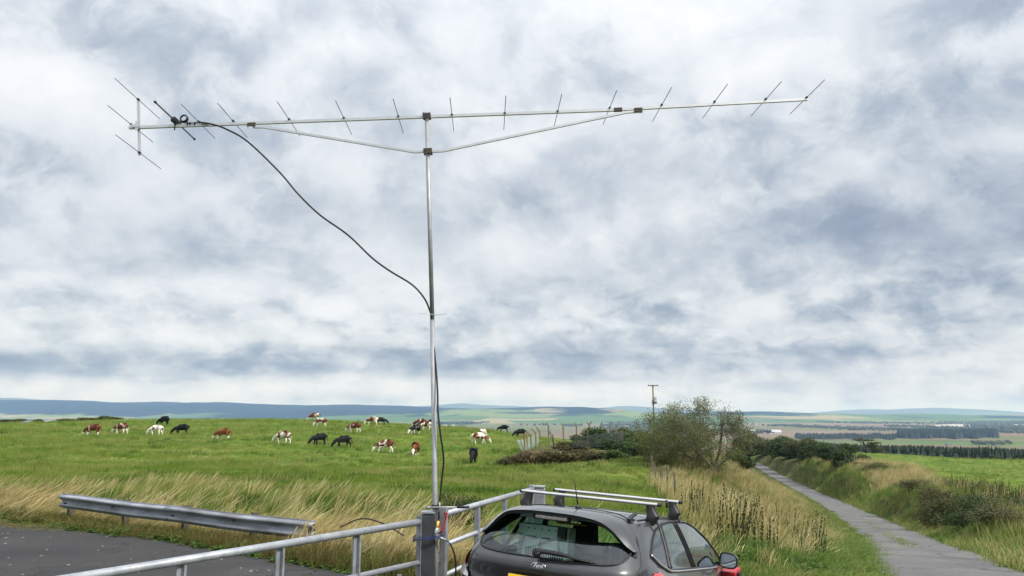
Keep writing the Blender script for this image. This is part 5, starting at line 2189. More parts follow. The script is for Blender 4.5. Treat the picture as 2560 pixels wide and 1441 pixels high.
# verge left of the lane
X, Y = sample_view(26000, 8.5, 95)
dm, zr, sg = road_dist(X, Y)
ok = (X > fence_x(Y) - .35) & (sg < 0) & (dm > ROADW - .06) & (dirt_mask(X, Y) < .35) & ~in_poly(X, Y, CAR_POLY)
X, Y, dm = X[ok], Y[ok], dm[ok]
pn = vnoise(X, Y, 2.4, 61) + .25 * vnoise(X, Y, .8, 62)
edge = smooth(.2, 2.2, dm - ROADW)
u = rng.uniform(size=len(X))
near = 1 - smooth(13.0, 16.0, Y + (X - 6) * .25 + (vnoise(X, Y, 1.8, 66) - .5) * 3)
edge = smooth(.5, 3.2, dm - ROADW)
lush = (u < (1 - edge) * .95 + .08) | (rng.uniform(size=len(X)) < near * .95) | ((vnoise(X, Y, 4.5, 64) > .56) & (rng.uniform(size=len(X)) < .8))
idx = np.where(lush, rng.integers(8, 12, len(X)), np.where(pn + rng.normal(0, .18, len(X)) > .62, rng.integers(0, 4, len(X)), rng.integers(4, 8, len(X))))
zs = np.where(lush, rng.uniform(.4, .85, len(X)) * (.45 + .55 * edge), rng.uniform(.6, 1.1, len(X)) * (.40 + .60 * edge)) * (1 - .35 * near) * (1 - .35 * smooth(30, 60, Y))
place('grass', 'long mixed straw and green grass on the verge left of the lane', X, Y, idx, pc_verge, .7, 1.2, .10, .12, zscale=zs)

# the far part of the same verge, along the lane
n = 15000
tt = np.interp(rng.uniform(size=n), [0, .45, 1], [38, 80, 170])
k = np.clip(tt.astype(int) + rng.integers(0, 2, n), 0, len(ROADC) - 1)
dm = ROADW - .05 + 11 * rng.uniform(size=n) ** .9
X = ROADC[k, 0] - ROADT[k, 1] * dm + rng.normal(0, .5, n) * ROADT[k, 0]
Y = ROADC[k, 1] + ROADT[k, 0] * dm + rng.normal(0, .5, n) * ROADT[k, 1]
ok = (Y > 20) & (X > fence_x(Y) - .3) & ~in_poly(X, Y, COMPOUND)
X, Y, dm = X[ok], Y[ok], dm[ok]
u = rng.uniform(size=len(X))
gq = smooth(.4, 2.4, dm - ROADW) * (.35 + .65 * smooth(.35, .6, vnoise(X, Y, 3.2, 67)))
idx = np.where(u < gq * .32, rng.integers(0, 4, len(X)), np.where(u < gq * .75, rng.integers(4, 8, len(X)), rng.integers(8, 12, len(X))))
place('grass', 'rough grass and straw on the verge between the bare tree and the lane', X, Y, idx, pc_verge, .7, 1.15, .12, .18, zscale=rng.uniform(.45, .85, len(X)) * (.35 + .65 * smooth(.2, 2.5, dm - ROADW)))

# verge right of the lane
n = 26000
tt = np.interp(rng.uniform(size=n), [0, .30, .62, 1], [0, 45, 90, 185])
k = np.clip(tt.astype(int) + rng.integers(0, 2, n), 0, len(ROADC) - 1)
dm = ROADW - .06 + 8.6 * rng.uniform(size=n) ** .9
X = ROADC[k, 0] + ROADT[k, 1] * dm + rng.normal(0, .5, n) * ROADT[k, 0]
Y = ROADC[k, 1] - ROADT[k, 0] * dm + rng.normal(0, .5, n) * ROADT[k, 1]
ok = (Y > 9) & (np.abs(X) < Y * .75 + 3)
X, Y, dm = X[ok], Y[ok], dm[ok]
tan_ = smooth(2.2, 4.6, dm - ROADW) * smooth(.25, .6, vnoise(X, Y, 3.5, 71)) * smooth(35, 75, Y)
u = rng.uniform(size=len(X))
idx = np.where(u < tan_ * .8, rng.integers(0, 4, len(X)), np.where(u < tan_ * .8 + .16, rng.integers(4, 8, len(X)), rng.integers(8, 12, len(X))))
place('grass', 'lush green verge grass with straw patches right of the lane', X, Y, idx, pc_verge, .8, 1.3, .10, .22, zscale=rng.uniform(.6, 1.1, len(X)) * (.5 + .5 * smooth(.2, 2.5, dm - ROADW)))

# moss and grass strip down the crown of the lane
n = 260
i = rng.integers(60, 110, n)
off = rng.normal(-.25, .10, n)
X = ROADC[i, 0] + ROADT[i, 1] * off + rng.normal(0, .3, n) * ROADT[i, 0]
Y = ROADC[i, 1] - ROADT[i, 0] * off + rng.normal(0, .3, n) * ROADT[i, 1]
kp = (Y > 24) & (Y < 52)
o = place('grass', 'thin strip of grass growing in the middle of the lane', X[kp], Y[kp], rng.integers(0, 5, kp.sum()), pc_field, .5, .9, .2, 0, -.05, zscale=.4)

# docks
xs, ys = [], []
for (a, b, c, dd, y0, y1, m) in ((1690, 1900, 0, 0, 14.5, 24, 52), (1850, 2060, 0, 0, 14, 21, 15), (1730, 1830, 0, 0, 20, 28, 16)):
    yy = rng.uniform(y0, y1, m)
    xx = np.array([P(q, 1200, w)[0] for q, w in zip(rng.uniform(a, b, m), yy)])
    xs.append(xx)
    ys.append(yy)
X, Y = np.concatenate(xs), np.concatenate(ys)
dm, zr, sg = road_dist(X, Y)
ok = dm > ROADW + .8
place('weeds', 'dark upright dock stalks standing in the verge behind the car', X[ok], Y[ok], rng.integers(0, 4, ok.sum()), pc_dock, .55, 1.1, .10)
m = 260
yy = rng.uniform(13.5, 18, m)
X2 = np.array([P(q, 1200, w)[0] for q, w in zip(rng.uniform(1700, 2060, m), yy)])
dm2, _, _ = road_dist(X2, yy)
k2 = (dm2 > ROADW + .6) & (vnoise(X2, yy, 1.4, 77) > .42)
place('weeds', 'leafy green weeds around the foot of the dock stalks', X2[k2], yy[k2], rng.integers(0, 3, k2.sum()), pc_herb, .5, .95, .1, zscale=.8)
yy = rng.uniform(28, 75, 420)
rx = rng.uniform(4.2, 8.0, 420)
k = np.argmin(np.abs(ROADC[:, 1][None] - yy[:, None]), 1)
X = ROADC[k, 0] + ROADT[k, 1] * (rx + ROADW)
Y = ROADC[k, 1] - ROADT[k, 0] * (rx + ROADW)
place('weeds', 'dark tall weeds along the field edge right of the lane', X, Y, rng.integers(0, 4, len(X)), pc_dock, 1.0, 1.5, .06)

# ================================================================== SHRUBS AND TREES
def leaf_cloud(lobes, n, size, seed, droop=0.0, shell=.55):
    """leaf-sized faces spread through the crown's lobes (cx, cy, cz, rx, ry, rz)"""
    r = np.random.default_rng(seed)
    lob = np.array(lobes, float)
    vol = lob[:, 3] * lob[:, 4] * lob[:, 5]
    w = r.choice(len(lob), n, p=vol / vol.sum())
    d = r.normal(size=(n, 3))
    d /= np.linalg.norm(d, axis=1)[:, None]
    rad = (shell + (1 - shell) * r.uniform(size=n)) * (1 + .14 * r.normal(size=n))
    c = lob[w, :3] + d * rad[:, None] * lob[w, 3:]
    # clumping: pull towards random twig centres
    m = max(20, n // 45)
    tw = c[r.integers(0, n, m)]
    k = r.integers(0, m, n)
    near = np.linalg.norm(tw[k] - c, axis=1)
    a = .0
    nrm = d * .6 + r.normal(size=(n, 3)) * .7
    nrm /= np.linalg.norm(nrm, axis=1)[:, None]
    t1 = np.cross(nrm, r.normal(size=(n, 3)))
    t1 /= np.linalg.norm(t1, axis=1)[:, None]
    t2 = np.cross(nrm, t1)
    s = size * r.uniform(.55, 1.35, n)[:, None]
    V = np.stack([c - t1 * s * .5, c + t2 * s * .28, c + t1 * s * .5, c - t2 * s * .28], 1)
    V = V[(V[:, :, 2] > -.05).all(1)]
    Fc = np.arange(len(V) * 4).reshape(-1, 4)
    return V.reshape(-1, 3), Fc


def bush_mesh(seed, n, size, mat, nl=9, flat=1.0):
    """unit bush: about 1 wide, 1 tall"""
    r = np.random.default_rng(seed)
    lobes = [(0, 0, .34, .34, .34, .34)]
    for k in range(nl):
        a = r.uniform(0, 2 * math.pi)
        q = r.uniform(.12, .34)
        z = r.uniform(.16, .80 - q * .6) * flat
        s = r.uniform(.10, .22)
        lobes.append((math.cos(a) * q, math.sin(a) * q, z, s * 1.1, s * 1.1, s))
    V, Fc = leaf_cloud(lobes, n, size, seed)
    me = np_mesh('crown', V, Fc)
    me.materials.append(mat)
    return me


def stems_mesh(seed, n=7):
    r = np.random.default_rng(seed)
    mb = MB()
    for k in range(n):
        a = r.uniform(0, 2 * math.pi)
        q = r.uniform(.12, .34)
        mb.tube([(r.normal(0, .03), r.normal(0, .03), -.05), (math.cos(a) * q * .5, math.sin(a) * q * .5, .3), (math.cos(a) * q, math.sin(a) * q, r.uniform(.5, .85))], [.018, .012, .005], 5)
    me = mb.mesh('stems')
    me.materials.append(bark_dk)
    return me


L_gorse = leaf_mat('gorse_leaf', (.016, .038, .010), (.040, .080, .018), .25, c3=(.075, .115, .028), pscale=.9)
L_hedge = leaf_mat('hawthorn_leaf', (.018, .040, .010), (.045, .080, .017), .28, c3=(.10, .10, .035), pscale=.5)
L_bram = leaf_mat('bramble_leaf', (.042, .050, .018), (.10, .092, .034), .25, c3=(.19, .145, .075), pscale=.7)
L_will = leaf_mat('willow_leaf', (.055, .078, .020), (.112, .140, .038), .32, c3=(.17, .19, .065), pscale=.9)
L_pine = leaf_mat('wind_pine_leaf', (.035, .048, .016), (.075, .085, .030), .25, c3=(.12, .12, .05), pscale=.6)

L_scrub = leaf_mat('verge_scrub_leaf', (.030, .048, .014), (.075, .090, .026), .28, c3=(.15, .12, .05), pscale=1.1)
BUSH = {
    'gorse': [bush_mesh(201 + k, 5200, .060, L_gorse) for k in range(2)],
    'hedge': [bush_mesh(211 + k, 6000, .055, L_hedge, 12) for k in range(3)],
    'bram': [bush_mesh(221 + k, 4600, .060, L_bram, 12, .9) for k in range(3)],
    'near': [bush_mesh(231 + k, 7000, .034, L_hedge, 14) for k in range(2)],
    'nearb': [bush_mesh(241 + k, 6500, .036, L_scrub, 14) for k in range(2)],
}
STEMS = [stems_mesh(251 + k) for k in range(2)]
bcount = 0


def bush(kind, px, Y, wpx, top, label, group, name='shrub', depth=1.0, cat='shrub', rz=None):
    global bcount
    p = P(px, top, Y)
    z0 = tz(p[0], p[1]) - .05
    w = wpx / 1950 * Y * 1.25
    h = max(p[2] - z0, .3)
    e = empty(name, (p[0], p[1], z0), random.uniform(0, 6.28) if rz is None else rz)
    wx_ = w / .95 * (1.25 if rz is not None else 1)
    e.scale = (wx_, w / .95 * depth, h / .93)
    m = BUSH[kind]
    link('crown', m[bcount % len(m)], None, e)
    link('stem', STEMS[bcount % 2], None, e)
    bcount += 1
    tag(e, label, cat, group)
    return e


g = 'shrubs on the left skyline'
bush('hedge', 28, 124, 48, 1045, 'round dark shrub at the far left edge of the skyline', g)
bush('hedge', 98, 124, 26, 1047, 'thin small shrub right of the leftmost skyline shrub', g)
bush('bram', 172, 126, 62, 1044, 'low brown green shrub starting the skyline hedge on the left', g)
bush('bram', 222, 126, 58, 1042, 'middle shrub of the windswept skyline hedge on the left', g)
bush('hedge', 270, 126, 56, 1039, 'tallest right-hand shrub of the windswept skyline hedge on the left', g)

g = 'brambles before the concrete fence'
for px, Y, w, top, lb in ((1282, 63, 78, 1130, 'brown bramble at the left end of the weedy bank'), (1335, 62, 92, 1118, 'brown bramble below the bent concrete posts'),
                          (1395, 61, 100, 1112, 'brown bramble in the middle of the weedy bank'), (1450, 61, 100, 1112, 'brown bramble below the wire net'),
                          (1505, 60, 90, 1118, 'brown bramble at the right end of the weedy bank beside the fallen timber')):
    bush('bram', px, Y, w, top, lb, g, 'bramble', .8, 'bramble')
g = 'green bushes in the fenced compound'
for px, Y, w, top, lb, kd in ((1462, 77, 72, 1082, 'small dark green gorse left of the forked concrete post', 'gorse'), (1502, 79, 84, 1063, 'dark green gorse right of the forked concrete post', 'gorse'),
                              (1548, 80, 80, 1060, 'brownish gorse between the last concrete posts', 'hedge'), (1586, 70, 100, 1072, 'dark green bush just left of the bare tree', 'gorse'),
                              (1556, 66, 96, 1092, 'green bush behind the wire net', 'gorse'), (1548, 56, 64, 1122, 'low blue green bush at the pasture corner', 'gorse'),
                              (1632, 60, 110, 1082, 'dense green bush behind the left limbs of the bare tree', 'gorse'), (1690, 62, 110, 1088, 'dense green bush behind the middle of the bare tree', 'hedge'),
                              (1428, 72, 90, 1094, 'grey green scrub behind the wire net', 'bram'), (1840, 66, 70, 1118, 'olive shrub right of the foot of the bare tree', 'hedge')):
    bush(kd, px, Y, w, top, lb, g)
g = 'hedge along the lane'
hx = [2196, 2172, 2142, 2112, 2084, 2056, 2028, 2000, 1972, 1944, 1916, 1890, 1864]
words = ['ragged first shrub at the near end', 'second shrub from the near end', 'third shrub from the near end', 'fourth shrub from the near end', 'fifth shrub from the near end', 'sixth shrub from the near end',
         'seventh shrub from the near end', 'eighth shrub from the near end', 'ninth shrub from the near end', 'tenth shrub from the near end', 'third shrub from the far end', 'second shrub from the far end', 'last shrub at the far end']
for k, px in enumerate(hx):
    Yh = float(np.interp(-px, [-2196, -2142, -2099, -2046, -2003, -1954, -1896, -1860], [94, 106, 120, 147, 174, 202, 237, 250]))
    top = float(np.interp(-px, [-2196, -2142, -2099, -2046, -2003, -1954, -1896, -1860], [1161, 1136, 1108, 1095, 1090, 1092, 1083, 1078])) + 4 * math.sin(k * 2.7)
    bush('hedge', px, Yh, 62 if k < 2 else 74, top, words[k] + ' of the lane hedge', g)
g = 'scrub at the right edge'
for px, Y, w, top, lb, kd in ((2552, 34, 170, 1226, 'dark bramble scrub at the right edge of the view', 'near'), (2472, 36, 130, 1224, 'dark leafy scrub second from the right edge', 'near'),
                              (2410, 40, 110, 1222, 'brown weedy scrub third from the right edge', 'nearb'), (2346, 46, 104, 1206, 'brown green scrub beside the lush verge', 'nearb'),
                              (2288, 54, 90, 1196, 'low scrub where the field edge meets the verge', 'nearb'), (2640, 33, 170, 1232, 'dark scrub cut by the right edge of the view', 'near'), (2505, 30, 150, 1262, 'low front bramble below the second scrub from the right edge', 'nearb'), (2425, 33.5, 130, 1256, 'low front bramble below the third scrub from the right edge', 'near'), (2345, 40, 120, 1234, 'low front bramble in the lush verge', 'nearb'), (2585, 28, 150, 1272, 'lowest front bramble at the right edge of the view', 'nearb')):
    bush(kd, px, Y, w, top, lb, g)
bush('near', 1148, 16.2, 118, 1208, 'dark green nettle clump in the pasture behind the right gate', None, 'nettle_clump', 1, 'nettles')
bush('hedge', 2484, 196, 26, 1137, 'small lone brown bush at the far edge of the right field', None)


# the bare, wind-shaped tree
def branching(base, dirs, rnd, depth, length, rad, out, leaves, bend=.35, up=.12, wind=(.05, 0, 0)):
    stack = [(np.array(base, float), np.array(d, float) / np.linalg.norm(d), length * l, rad * q, 0) for d, l, q in dirs]
    while stack:
        p, d, L, r0, lev = stack.pop()
        n = 5 if lev < 2 else 4
        pts, rr = [p.copy()], [r0]
        q = p.copy()
        dd = d.copy()
        for i in range(n):
            dd = dd + rnd.normal(0, bend * .35, 3) + np.array([wind[0], wind[1], up * .35])
            dd /= np.linalg.norm(dd)
            q = q + dd * L / n
            pts.append(q.copy())
            rr.append(r0 * (1 - .55 * (i + 1) / n))
        out.append((pts, rr, lev))
        if lev >= depth:
            for i in range(1, n + 1):
                leaves.append((pts[i], dd, lev))
            continue
        if lev >= depth - 1:
            for i in range(2, n + 1):
                leaves.append((pts[i], dd, lev))
        kids = 4 if lev == 0 else rnd.integers(3, 5)
        for k in range(kids):
            u = .35 + .65 * (k + rnd.uniform()) / kids
            i = min(int(u * n), n - 1)
            b = pts[i] + (pts[i + 1] - pts[i]) * (u * n - i)
            nd = dd * .75 + rnd.normal(0, .62, 3)
            nd /= np.linalg.norm(nd)
            stack.append((b, nd, L * rnd.uniform(.50, .74), rr[i] * rnd.uniform(.45, .62), lev + 1))
        stack.append((pts[-1], dd, L * .6, rr[-1] * .9, lev + 1))


def leaf_mesh(leaves, n, size, spread, seed, lo=0):
    r = np.random.default_rng(seed)
    Q = np.array([l[0] for l in leaves])
    k = r.integers(0, len(Q), n)
    c = Q[k] + r.normal(0, spread, (n, 3))
    nr = r.normal(size=(n, 3))
    nr /= np.linalg.norm(nr, axis=1)[:, None]
    t1 = np.cross(nr, r.normal(size=(n, 3)))
    t1 /= np.linalg.norm(t1, axis=1)[:, None]
    t2 = np.cross(nr, t1)
    s = size * r.uniform(.6, 1.4, n)[:, None]
    V = np.stack([c - t1 * s * .5, c + t2 * s * .25, c + t1 * s * .5, c - t2 * s * .25], 1).reshape(-1, 3)
    return np_mesh('crown', V, np.arange(n * 4).reshape(-1, 4))


def bare_tree():
    Y = 50
    bp = P(1782, 1166, Y)
    z0 = tz(bp[0], bp[1])
    e = empty('willow_tree', (bp[0], bp[1], z0 - .05))
    r = np.random.default_rng(9)
    out, lv = [], []
    dirs = [((-1.3, .1, .50), 1.15, .95), ((.8, -.2, .8), 1.0, .8), ((-1.2, .2, .9), 1.1, .8), ((-.45, -.2, .95), 1.05, 1.0), ((.05, .2, 1.0), 1.05, .9), ((.42, 0, .95), 1.0, .9), ((-.85, -.1, .22), .95, .7), ((-.25, .3, .9), .95, .8)]
    branching((0, 0, -.1), dirs, r, 4, 2.75, .115, out, lv, .42, .10, (-.005, 0, 0))
    def inside(q, k=1.0):
        return ((q[0] + 1.15) / (3.75 * k)) ** 2 + (q[1] / (3.0 * k)) ** 2 + ((q[2] - 2.15) / (2.35 * k)) ** 2 < 1
    inside0 = inside

    def inside(q, k=1.0):
        return inside0(q, k) and q[2] < (4.6 + .42 * min(q[0] + 1.2, 0)) * k
    keep = []
    for pts, rr, lev in out:
        if lev >= 1:
            n_in = next((i for i, q in enumerate(pts) if q[2] > .5 and not inside(q, 1.0 + .08 * math.sin(7 * pts[0][0] + 3 * pts[0][2]))), len(pts))
            if n_in < 2:
                continue
            pts, rr = pts[:n_in], rr[:n_in]
        keep.append((pts, rr, lev))
    out = keep
    lv = [l for l in lv if inside(l[0], 1.06)]
    tr, tw = MB(), MB()
    for pts, rr, lev in out:
        (tr if lev < 2 else tw).tube(pts, rr if lev < 3 else [max(q, .006) for q in rr], 6 if lev < 2 else 3, cap=False)
    tr.build('trunk', bark, e)
    tw.build('twigs', bark, e)
    pts = np.array([p for p, d, l in lv])
    # leaves are denser low on the left where the canopy is thick, sparse at the windward top
    zz = pts[:, 2]
    wgt = np.clip(1.35 - .20 * zz - .10 * pts[:, 0], .35, 1.5)
    pick = r.uniform(size=len(pts)) < wgt / 1.3
    lv2 = [l for l, k in zip(lv, pick) if k]
    me = leaf_mesh(lv2, 38000, .092, .13, 5)
    me.materials.append(L_will)
    link('crown', me, None, e)
    tag(e, 'windswept half-bare willow with pale limbs beside the lane', 'tree')
    return e, pts


tree_e, tpts = bare_tree()


def wind_pine():
    Y = 208
    bp = P(2168, 1150, Y)
    z0 = tz(bp[0], bp[1])
    top = P(2168, 1096, Y)[2]
    h = top - z0
    e = empty('flat_topped_tree', (bp[0], bp[1], z0 - .1))
    mb = MB()
    mb.tube([(0, 0, 0), (-.1, 0, h * .45), (-.6, 0, h * .75), (-1.0, 0, h * .93)], [.28, .22, .16, .08], 7)
    mb.tube([(-.2, 0, h * .5), (1.4, 0, h * .7), (2.6, 0, h * .72)], [.16, .10, .05], 6)
    mb.tube([(-.5, 0, h * .7), (-2.0, 0, h * .85), (-2.8, 0, h * .88)], [.12, .08, .04], 6)
    mb.build('trunk', bark_dk, e)
    lob = [(-1.6, 0, h * .92, 2.2, 1.6, .28), (.6, .2, h * .90, 2.0, 1.5, .26), (2.2, 0, h * .74, 2.0, 1.4, .30), (1.4, .5, h * .58, 1.8, 1.4, .5), (2.8, 0, h * .42, 1.9, 1.3, .4), (2.0, 0, h * .25, 1.5, 1.2, .55), (3.9, 0, h * .22, 1.4, 1.0, .3)]
    V, Fc = leaf_cloud(lob, 5200, .30, 61, shell=.2)
    me = np_mesh('crown', V, Fc)
    me.materials.append(L_pine)
    link('crown', me, None, e)
    tag(e, 'flat-topped windswept tree at the far edge of the right field', 'tree')


wind_pine()


# ================================================================== FENCES
def stock_fence():
    e = empty('stock_fence', (fence_x(34), 34, tz(float(fence_x(34)), 34)))
    o0 = np.array(e.location)
    tops = []
    for k, y in enumerate((26, 30.5, 35, 38, 41, 44, 47.5, 51)):
        x = float(fence_x(y))
        z = tz(x, y)
        h = .98 + .08 * math.sin(k * 2.1)
        mb = MB()
        mb.tube([(x - o0[0], y - o0[1], z - o0[2] - .2), (x - o0[0] + .05 * math.sin(k), y - o0[1], z - o0[2] + h)], .075 if k == 2 else .034, 8)
        mb.build('post', wood_old, e)
        tops.append((x - o0[0], y - o0[1], z - o0[2]))
    for hz in (.25, .5, .75, 1.02):
        MB().tube([(a, b, c + hz) for a, b, c in tops], .0035, 4).build('wire', galv, e)
    tag(e, 'old timber post and wire fence between pasture and verge', 'fence')


stock_fence()

g = 'cranked concrete fence posts'


def cranked(px, top, elbow, pxe, Y, label, mat, fork=False, lean=0.0):
    """concrete post with a bent arm: tip (px, top), elbow (pxe, elbow)"""
    b = P(pxe, elbow, Y)
    t_ = P(px, top, Y)
    z0 = tz(b[0], b[1])
    e = empty('concrete_post', (b[0], b[1], z0))
    o0 = np.array(e.location)
    hw = .075
    MB().tube([(lean, 0, -.3), (0, 0, b[2] - z0)], hw, 4, sq=True, up=(0, 1, 0)).build('shaft', mat, e)
    MB().tube([(0, .004, b[2] - z0 - .06), t_ - o0], [hw * .98, hw * .72], 4, sq=True, up=(0, 1, 0)).build('arm', mat, e)
    if fork:
        m_ = t_ - o0
        MB().tube([(0, -.004, b[2] - z0 - .06), (-m_[0] * .9, m_[1], m_[2] - .1)], [hw * .98, hw * .7], 4, sq=True, up=(0, 1, 0)).build('arm', mat, e)
    tag(e, label, 'fence post', g)


ordinal = ['leftmost ochre', 'second ochre', 'third ochre', 'fourth ochre', 'fifth ochre']
for k, (px, top, elbow, pxe, Y) in enumerate(((1300, 1087, 1098, 1311, 64.5), (1307, 1085, 1094, 1317, 66.5), (1316, 1079, 1088, 1327, 69), (1328, 1072, 1081, 1339, 72.5), (1340, 1068, 1078, 1349, 76))):
    cranked(px, top, elbow, pxe, Y, ordinal[k] + ' cranked concrete post of the row running back beside the net', conc_ochre)
cranked(1366, 1058, 1065, 1371, 81, 'tall corner post where the concrete fence turns', concrete)
cranked(1404, 1058, 1066, 1408, 83, 'first cranked concrete post right of the corner post', concrete)
cranked(1436, 1058, 1066, 1441, 84, 'second cranked concrete post right of the corner post', concrete)
cranked(1479, 1054, 1062, 1473, 80, 'forked concrete post with two arms', concrete, True)
cranked(1505, 1055, 1064, 1501, 86, 'short concrete post tip right of the forked post', concrete)
cranked(1529, 1054, 1062, 1526, 84, 'concrete post tip above the brownish gorse', concrete)
cranked(1550, 1055, 1066, 1540, 80, 'broad slanting concrete post tip nearest the bare tree', concrete)
# corner strut and broken stump
c0 = P(1372, 1088, 81)
z0 = tz(c0[0], c0[1])
o = MB().tube([(0, 0, 1.6), (.55, -.2, -.1)], .06, 4, sq=True).build('brace_post', concrete, None, (c0[0] + .1, c0[1] - .1, z0))
tag(o, 'slanting concrete strut against the corner post', 'fence post')
c0 = P(1384, 1086, 79)
o = MB().tube([(0, 0, -.2), (-.08, 0, c0[2] - tz(c0[0], c0[1]))], .06, 6).build('timber_post', bark_dk, None, (c0[0], c0[1], tz(c0[0], c0[1])))
tag(o, 'dark broken timber post right of the corner strut', 'fence post')
c0 = P(1469, 1076, 70)
o = MB().tube([(0, 0, -.3), (0, 0, c0[2] - tz(c0[0], c0[1]))], .05, 6).build('timber_post', wood_old, None, (c0[0], c0[1], tz(c0[0], c0[1])))
tag(o, 'thin dark-topped timber post at the edge of the wire net', 'fence post')
a, b = P(1496, 1157, 58.5), P(1535, 1141, 58)
o = MB().tube([(0, 0, 0), b - a], .10, 8).build('fallen_timber', wood_old, None, a)
tag(o, 'fallen timber pole leaning in the weeds at the pasture corner', 'timber')


def net_mat(name, col, dens):
    m, t, bs, out = mat_new(name)
    co = t.node('ShaderNodeTexCoord').outputs['Object']
    col_ = t.ramp(t.noise(co, 1.2, 4, .6), [(.3, tuple(c * .7 for c in col)), (.7, tuple(c * 1.2 for c in col))])
    t.l.new(col_, bs.inputs['Base Color'])
    bs.inputs['Roughness'].default_value = .7
    tr = t.node('ShaderNodeBsdfTransparent')
    mx = t.node('ShaderNodeMixShader')
    t.put(mx.inputs[0], t.maprange(t.noise(co, 2.5, 4, .6), .2, .8, dens - .15, dens + .15, 'LINEAR'))
    t.l.new(tr.outputs[0], mx.inputs[1])
    t.l.new(bs.outputs[0], mx.inputs[2])
    t.l.new(mx.outputs[0], out.inputs[0])
    return m


def net(name, pts, label, mat):
    """a hanging net: list of (foot px, top px, Y)"""
    o0 = P(*pts[0][0], pts[0][2])
    e_ = bpy.data.objects
    V, Fc = [], []
    n = len(pts)
    for (f, t_, Y) in pts:
        a, b_ = P(*f, Y), P(*t_, Y)
        for u in np.linspace(0, 1, 5):
            q = a * (1 - u) + b_ * u
            V.append(q - o0 + np.array([0, .10 * math.sin(u * 3 + Y), 0]))
    for i in range(n - 1):
        for j in range(4):
            Fc.append((i * 5 + j, (i + 1) * 5 + j, (i + 1) * 5 + j + 1, i * 5 + j + 1))
    o = link(name, np_mesh(name, V, Fc, True), mat, None, o0)
    sm = o.modifiers.new('thickness', 'SOLIDIFY')
    sm.thickness = .02
    tag(o, label, 'net')


net('wire_net', [((1305, 1130), (1291, 1101), 64), ((1316, 1130), (1311, 1098), 65.5), ((1330, 1122), (1327, 1092), 69.5), ((1342, 1115), (1340, 1086), 73.5), ((1352, 1110), (1350, 1082), 77)],
    'pale green sagging wire net on the row of ochre posts', net_mat('pale_net', (.30, .40, .36), .45))
net('wire_net', [((1432, 1120), (1425, 1096), 69.5), ((1470, 1118), (1469, 1090), 68.5), ((1510, 1118), (1515, 1083), 67.5), ((1555, 1116), (1560, 1078), 67)],
    'dark grey green wire net stretched across the compound scrub', net_mat('dark_net', (.075, .095, .085), .28))


# ================================================================== UTILITY POLE
def utility_pole():
    Y = 150
    top = P(1632, 963, Y)
    z0 = tz(top[0], top[1])
    e = empty('utility_pole', (top[0], top[1], z0))
    h = top[2] - z0
    MB().tube([(0, 0, -.5), (0, 0, h)], [.19, .13], 10).build('shaft', pmat('green_grey_pole', (.13, .13, .075), .85, 0, .25, 2, aniso=(1, 1, .2)), e)
    MB().box((0, -.16, h - .12), (2.0, .12, .16)).build('crossarm', wood_old, e)
    for x in (-.9, 0, .9):
        MB().tube([(x, -.16, h - .04), (x, -.16, h + .10)], [.05, .03], 8).build('insulator', pmat('brown_porcelain', (.06, .03, .02), .3), e)
    zt_ = P(1632, 1003, Y)[2] - z0
    tb = MB().tube([(.36, -.05, zt_ - .55), (.36, -.05, zt_ + .25)], .33, 14).build('transformer', galv, e)
    MB().box((.36, -.05, zt_ + .28), (.5, .5, .06)).build('lid', galv, tb)
    for x in (.18, .36, .54):
        MB().tube([(x, -.05, zt_ + .3), (x, -.05, zt_ + .75)], .05, 6).build('bushing', pmat('brown_porcelain', (.06, .03, .02), .3), tb)
    MB().box((.12, -.05, zt_ - .2), (.3, .14, .12)).build('bracket', galv, e)
    MB().box((-.24, -.05, zt_ - .3), (.12, .16, .9)).build('cable_box', galv, e)
    for k, x in enumerate((-.9, 0, .9)):
        a = np.array([x, -.16, h + .08])
        b_ = P(1790, 1030, 260) - np.array(e.location) + np.array([x, 0, .3 * k])
        pts = [a * (1 - u) + b_ * u - np.array([0, 0, 1.6 * 4 * u * (1 - u) * .5]) for u in np.linspace(0, 1, 20)]
        MB().tube(pts, .012, 4).build('wire', black_pl, e)
    tag(e, 'timber electricity pole with crossarm and transformer behind the bare tree', 'utility pole')


utility_pole()


# ================================================================== FAR WOODS AND FARMS
def far_tree(seed, conifer):
    r = np.random.default_rng(seed)
    V, Fc = [], []
    if conifer:
        for lay in range(4):
            z0, z1, rad = .08 + lay * .22, .42 + lay * .20, .26 - lay * .055
            k = 7
            b = len(V)
            for i in range(k):
                a = 2 * math.pi * i / k + r.uniform(0, .5)
                q = rad * r.uniform(.75, 1.2)
                V.append((math.cos(a) * q, math.sin(a) * q, z0 + r.normal(0, .02)))
            V.append((r.normal(0, .01), r.normal(0, .01), min(z1, 1.0)))
            Fc += [(b + i, b + (i + 1) % k, b + k) for i in range(k)]
    else:
        for lobe in range(4):
            c = np.array([r.normal(0, .16), r.normal(0, .16), r.uniform(.35, .72)])
            rad = r.uniform(.2, .32)
            bm = bmesh.new()
            bmesh.ops.create_icosphere(bm, subdivisions=1, radius=rad)
            b = len(V)
            for v in bm.verts:
                V.append(tuple(c + np.array(v.co) * r.uniform(.75, 1.2)))
            Fc += [tuple(b + v.index for v in f.verts) for f in bm.faces]
            bm.free()
    return np_mesh('far_tree', V, np.array(Fc))


L_con = leaf_mat('spruce_mass', (.010, .024, .013), (.026, .046, .022), .1, pscale=.02)
L_dec = leaf_mat('far_broadleaf', (.024, .045, .016), (.060, .085, .028), .1, pscale=.02)
pc_con = proto_coll('far_spruce', [with_mat(far_tree(300 + k, True), L_con) for k in range(3)])
pc_dec = proto_coll('far_round', [with_mat(far_tree(310 + k, False), L_dec) for k in range(3)])


BELT0 = 330


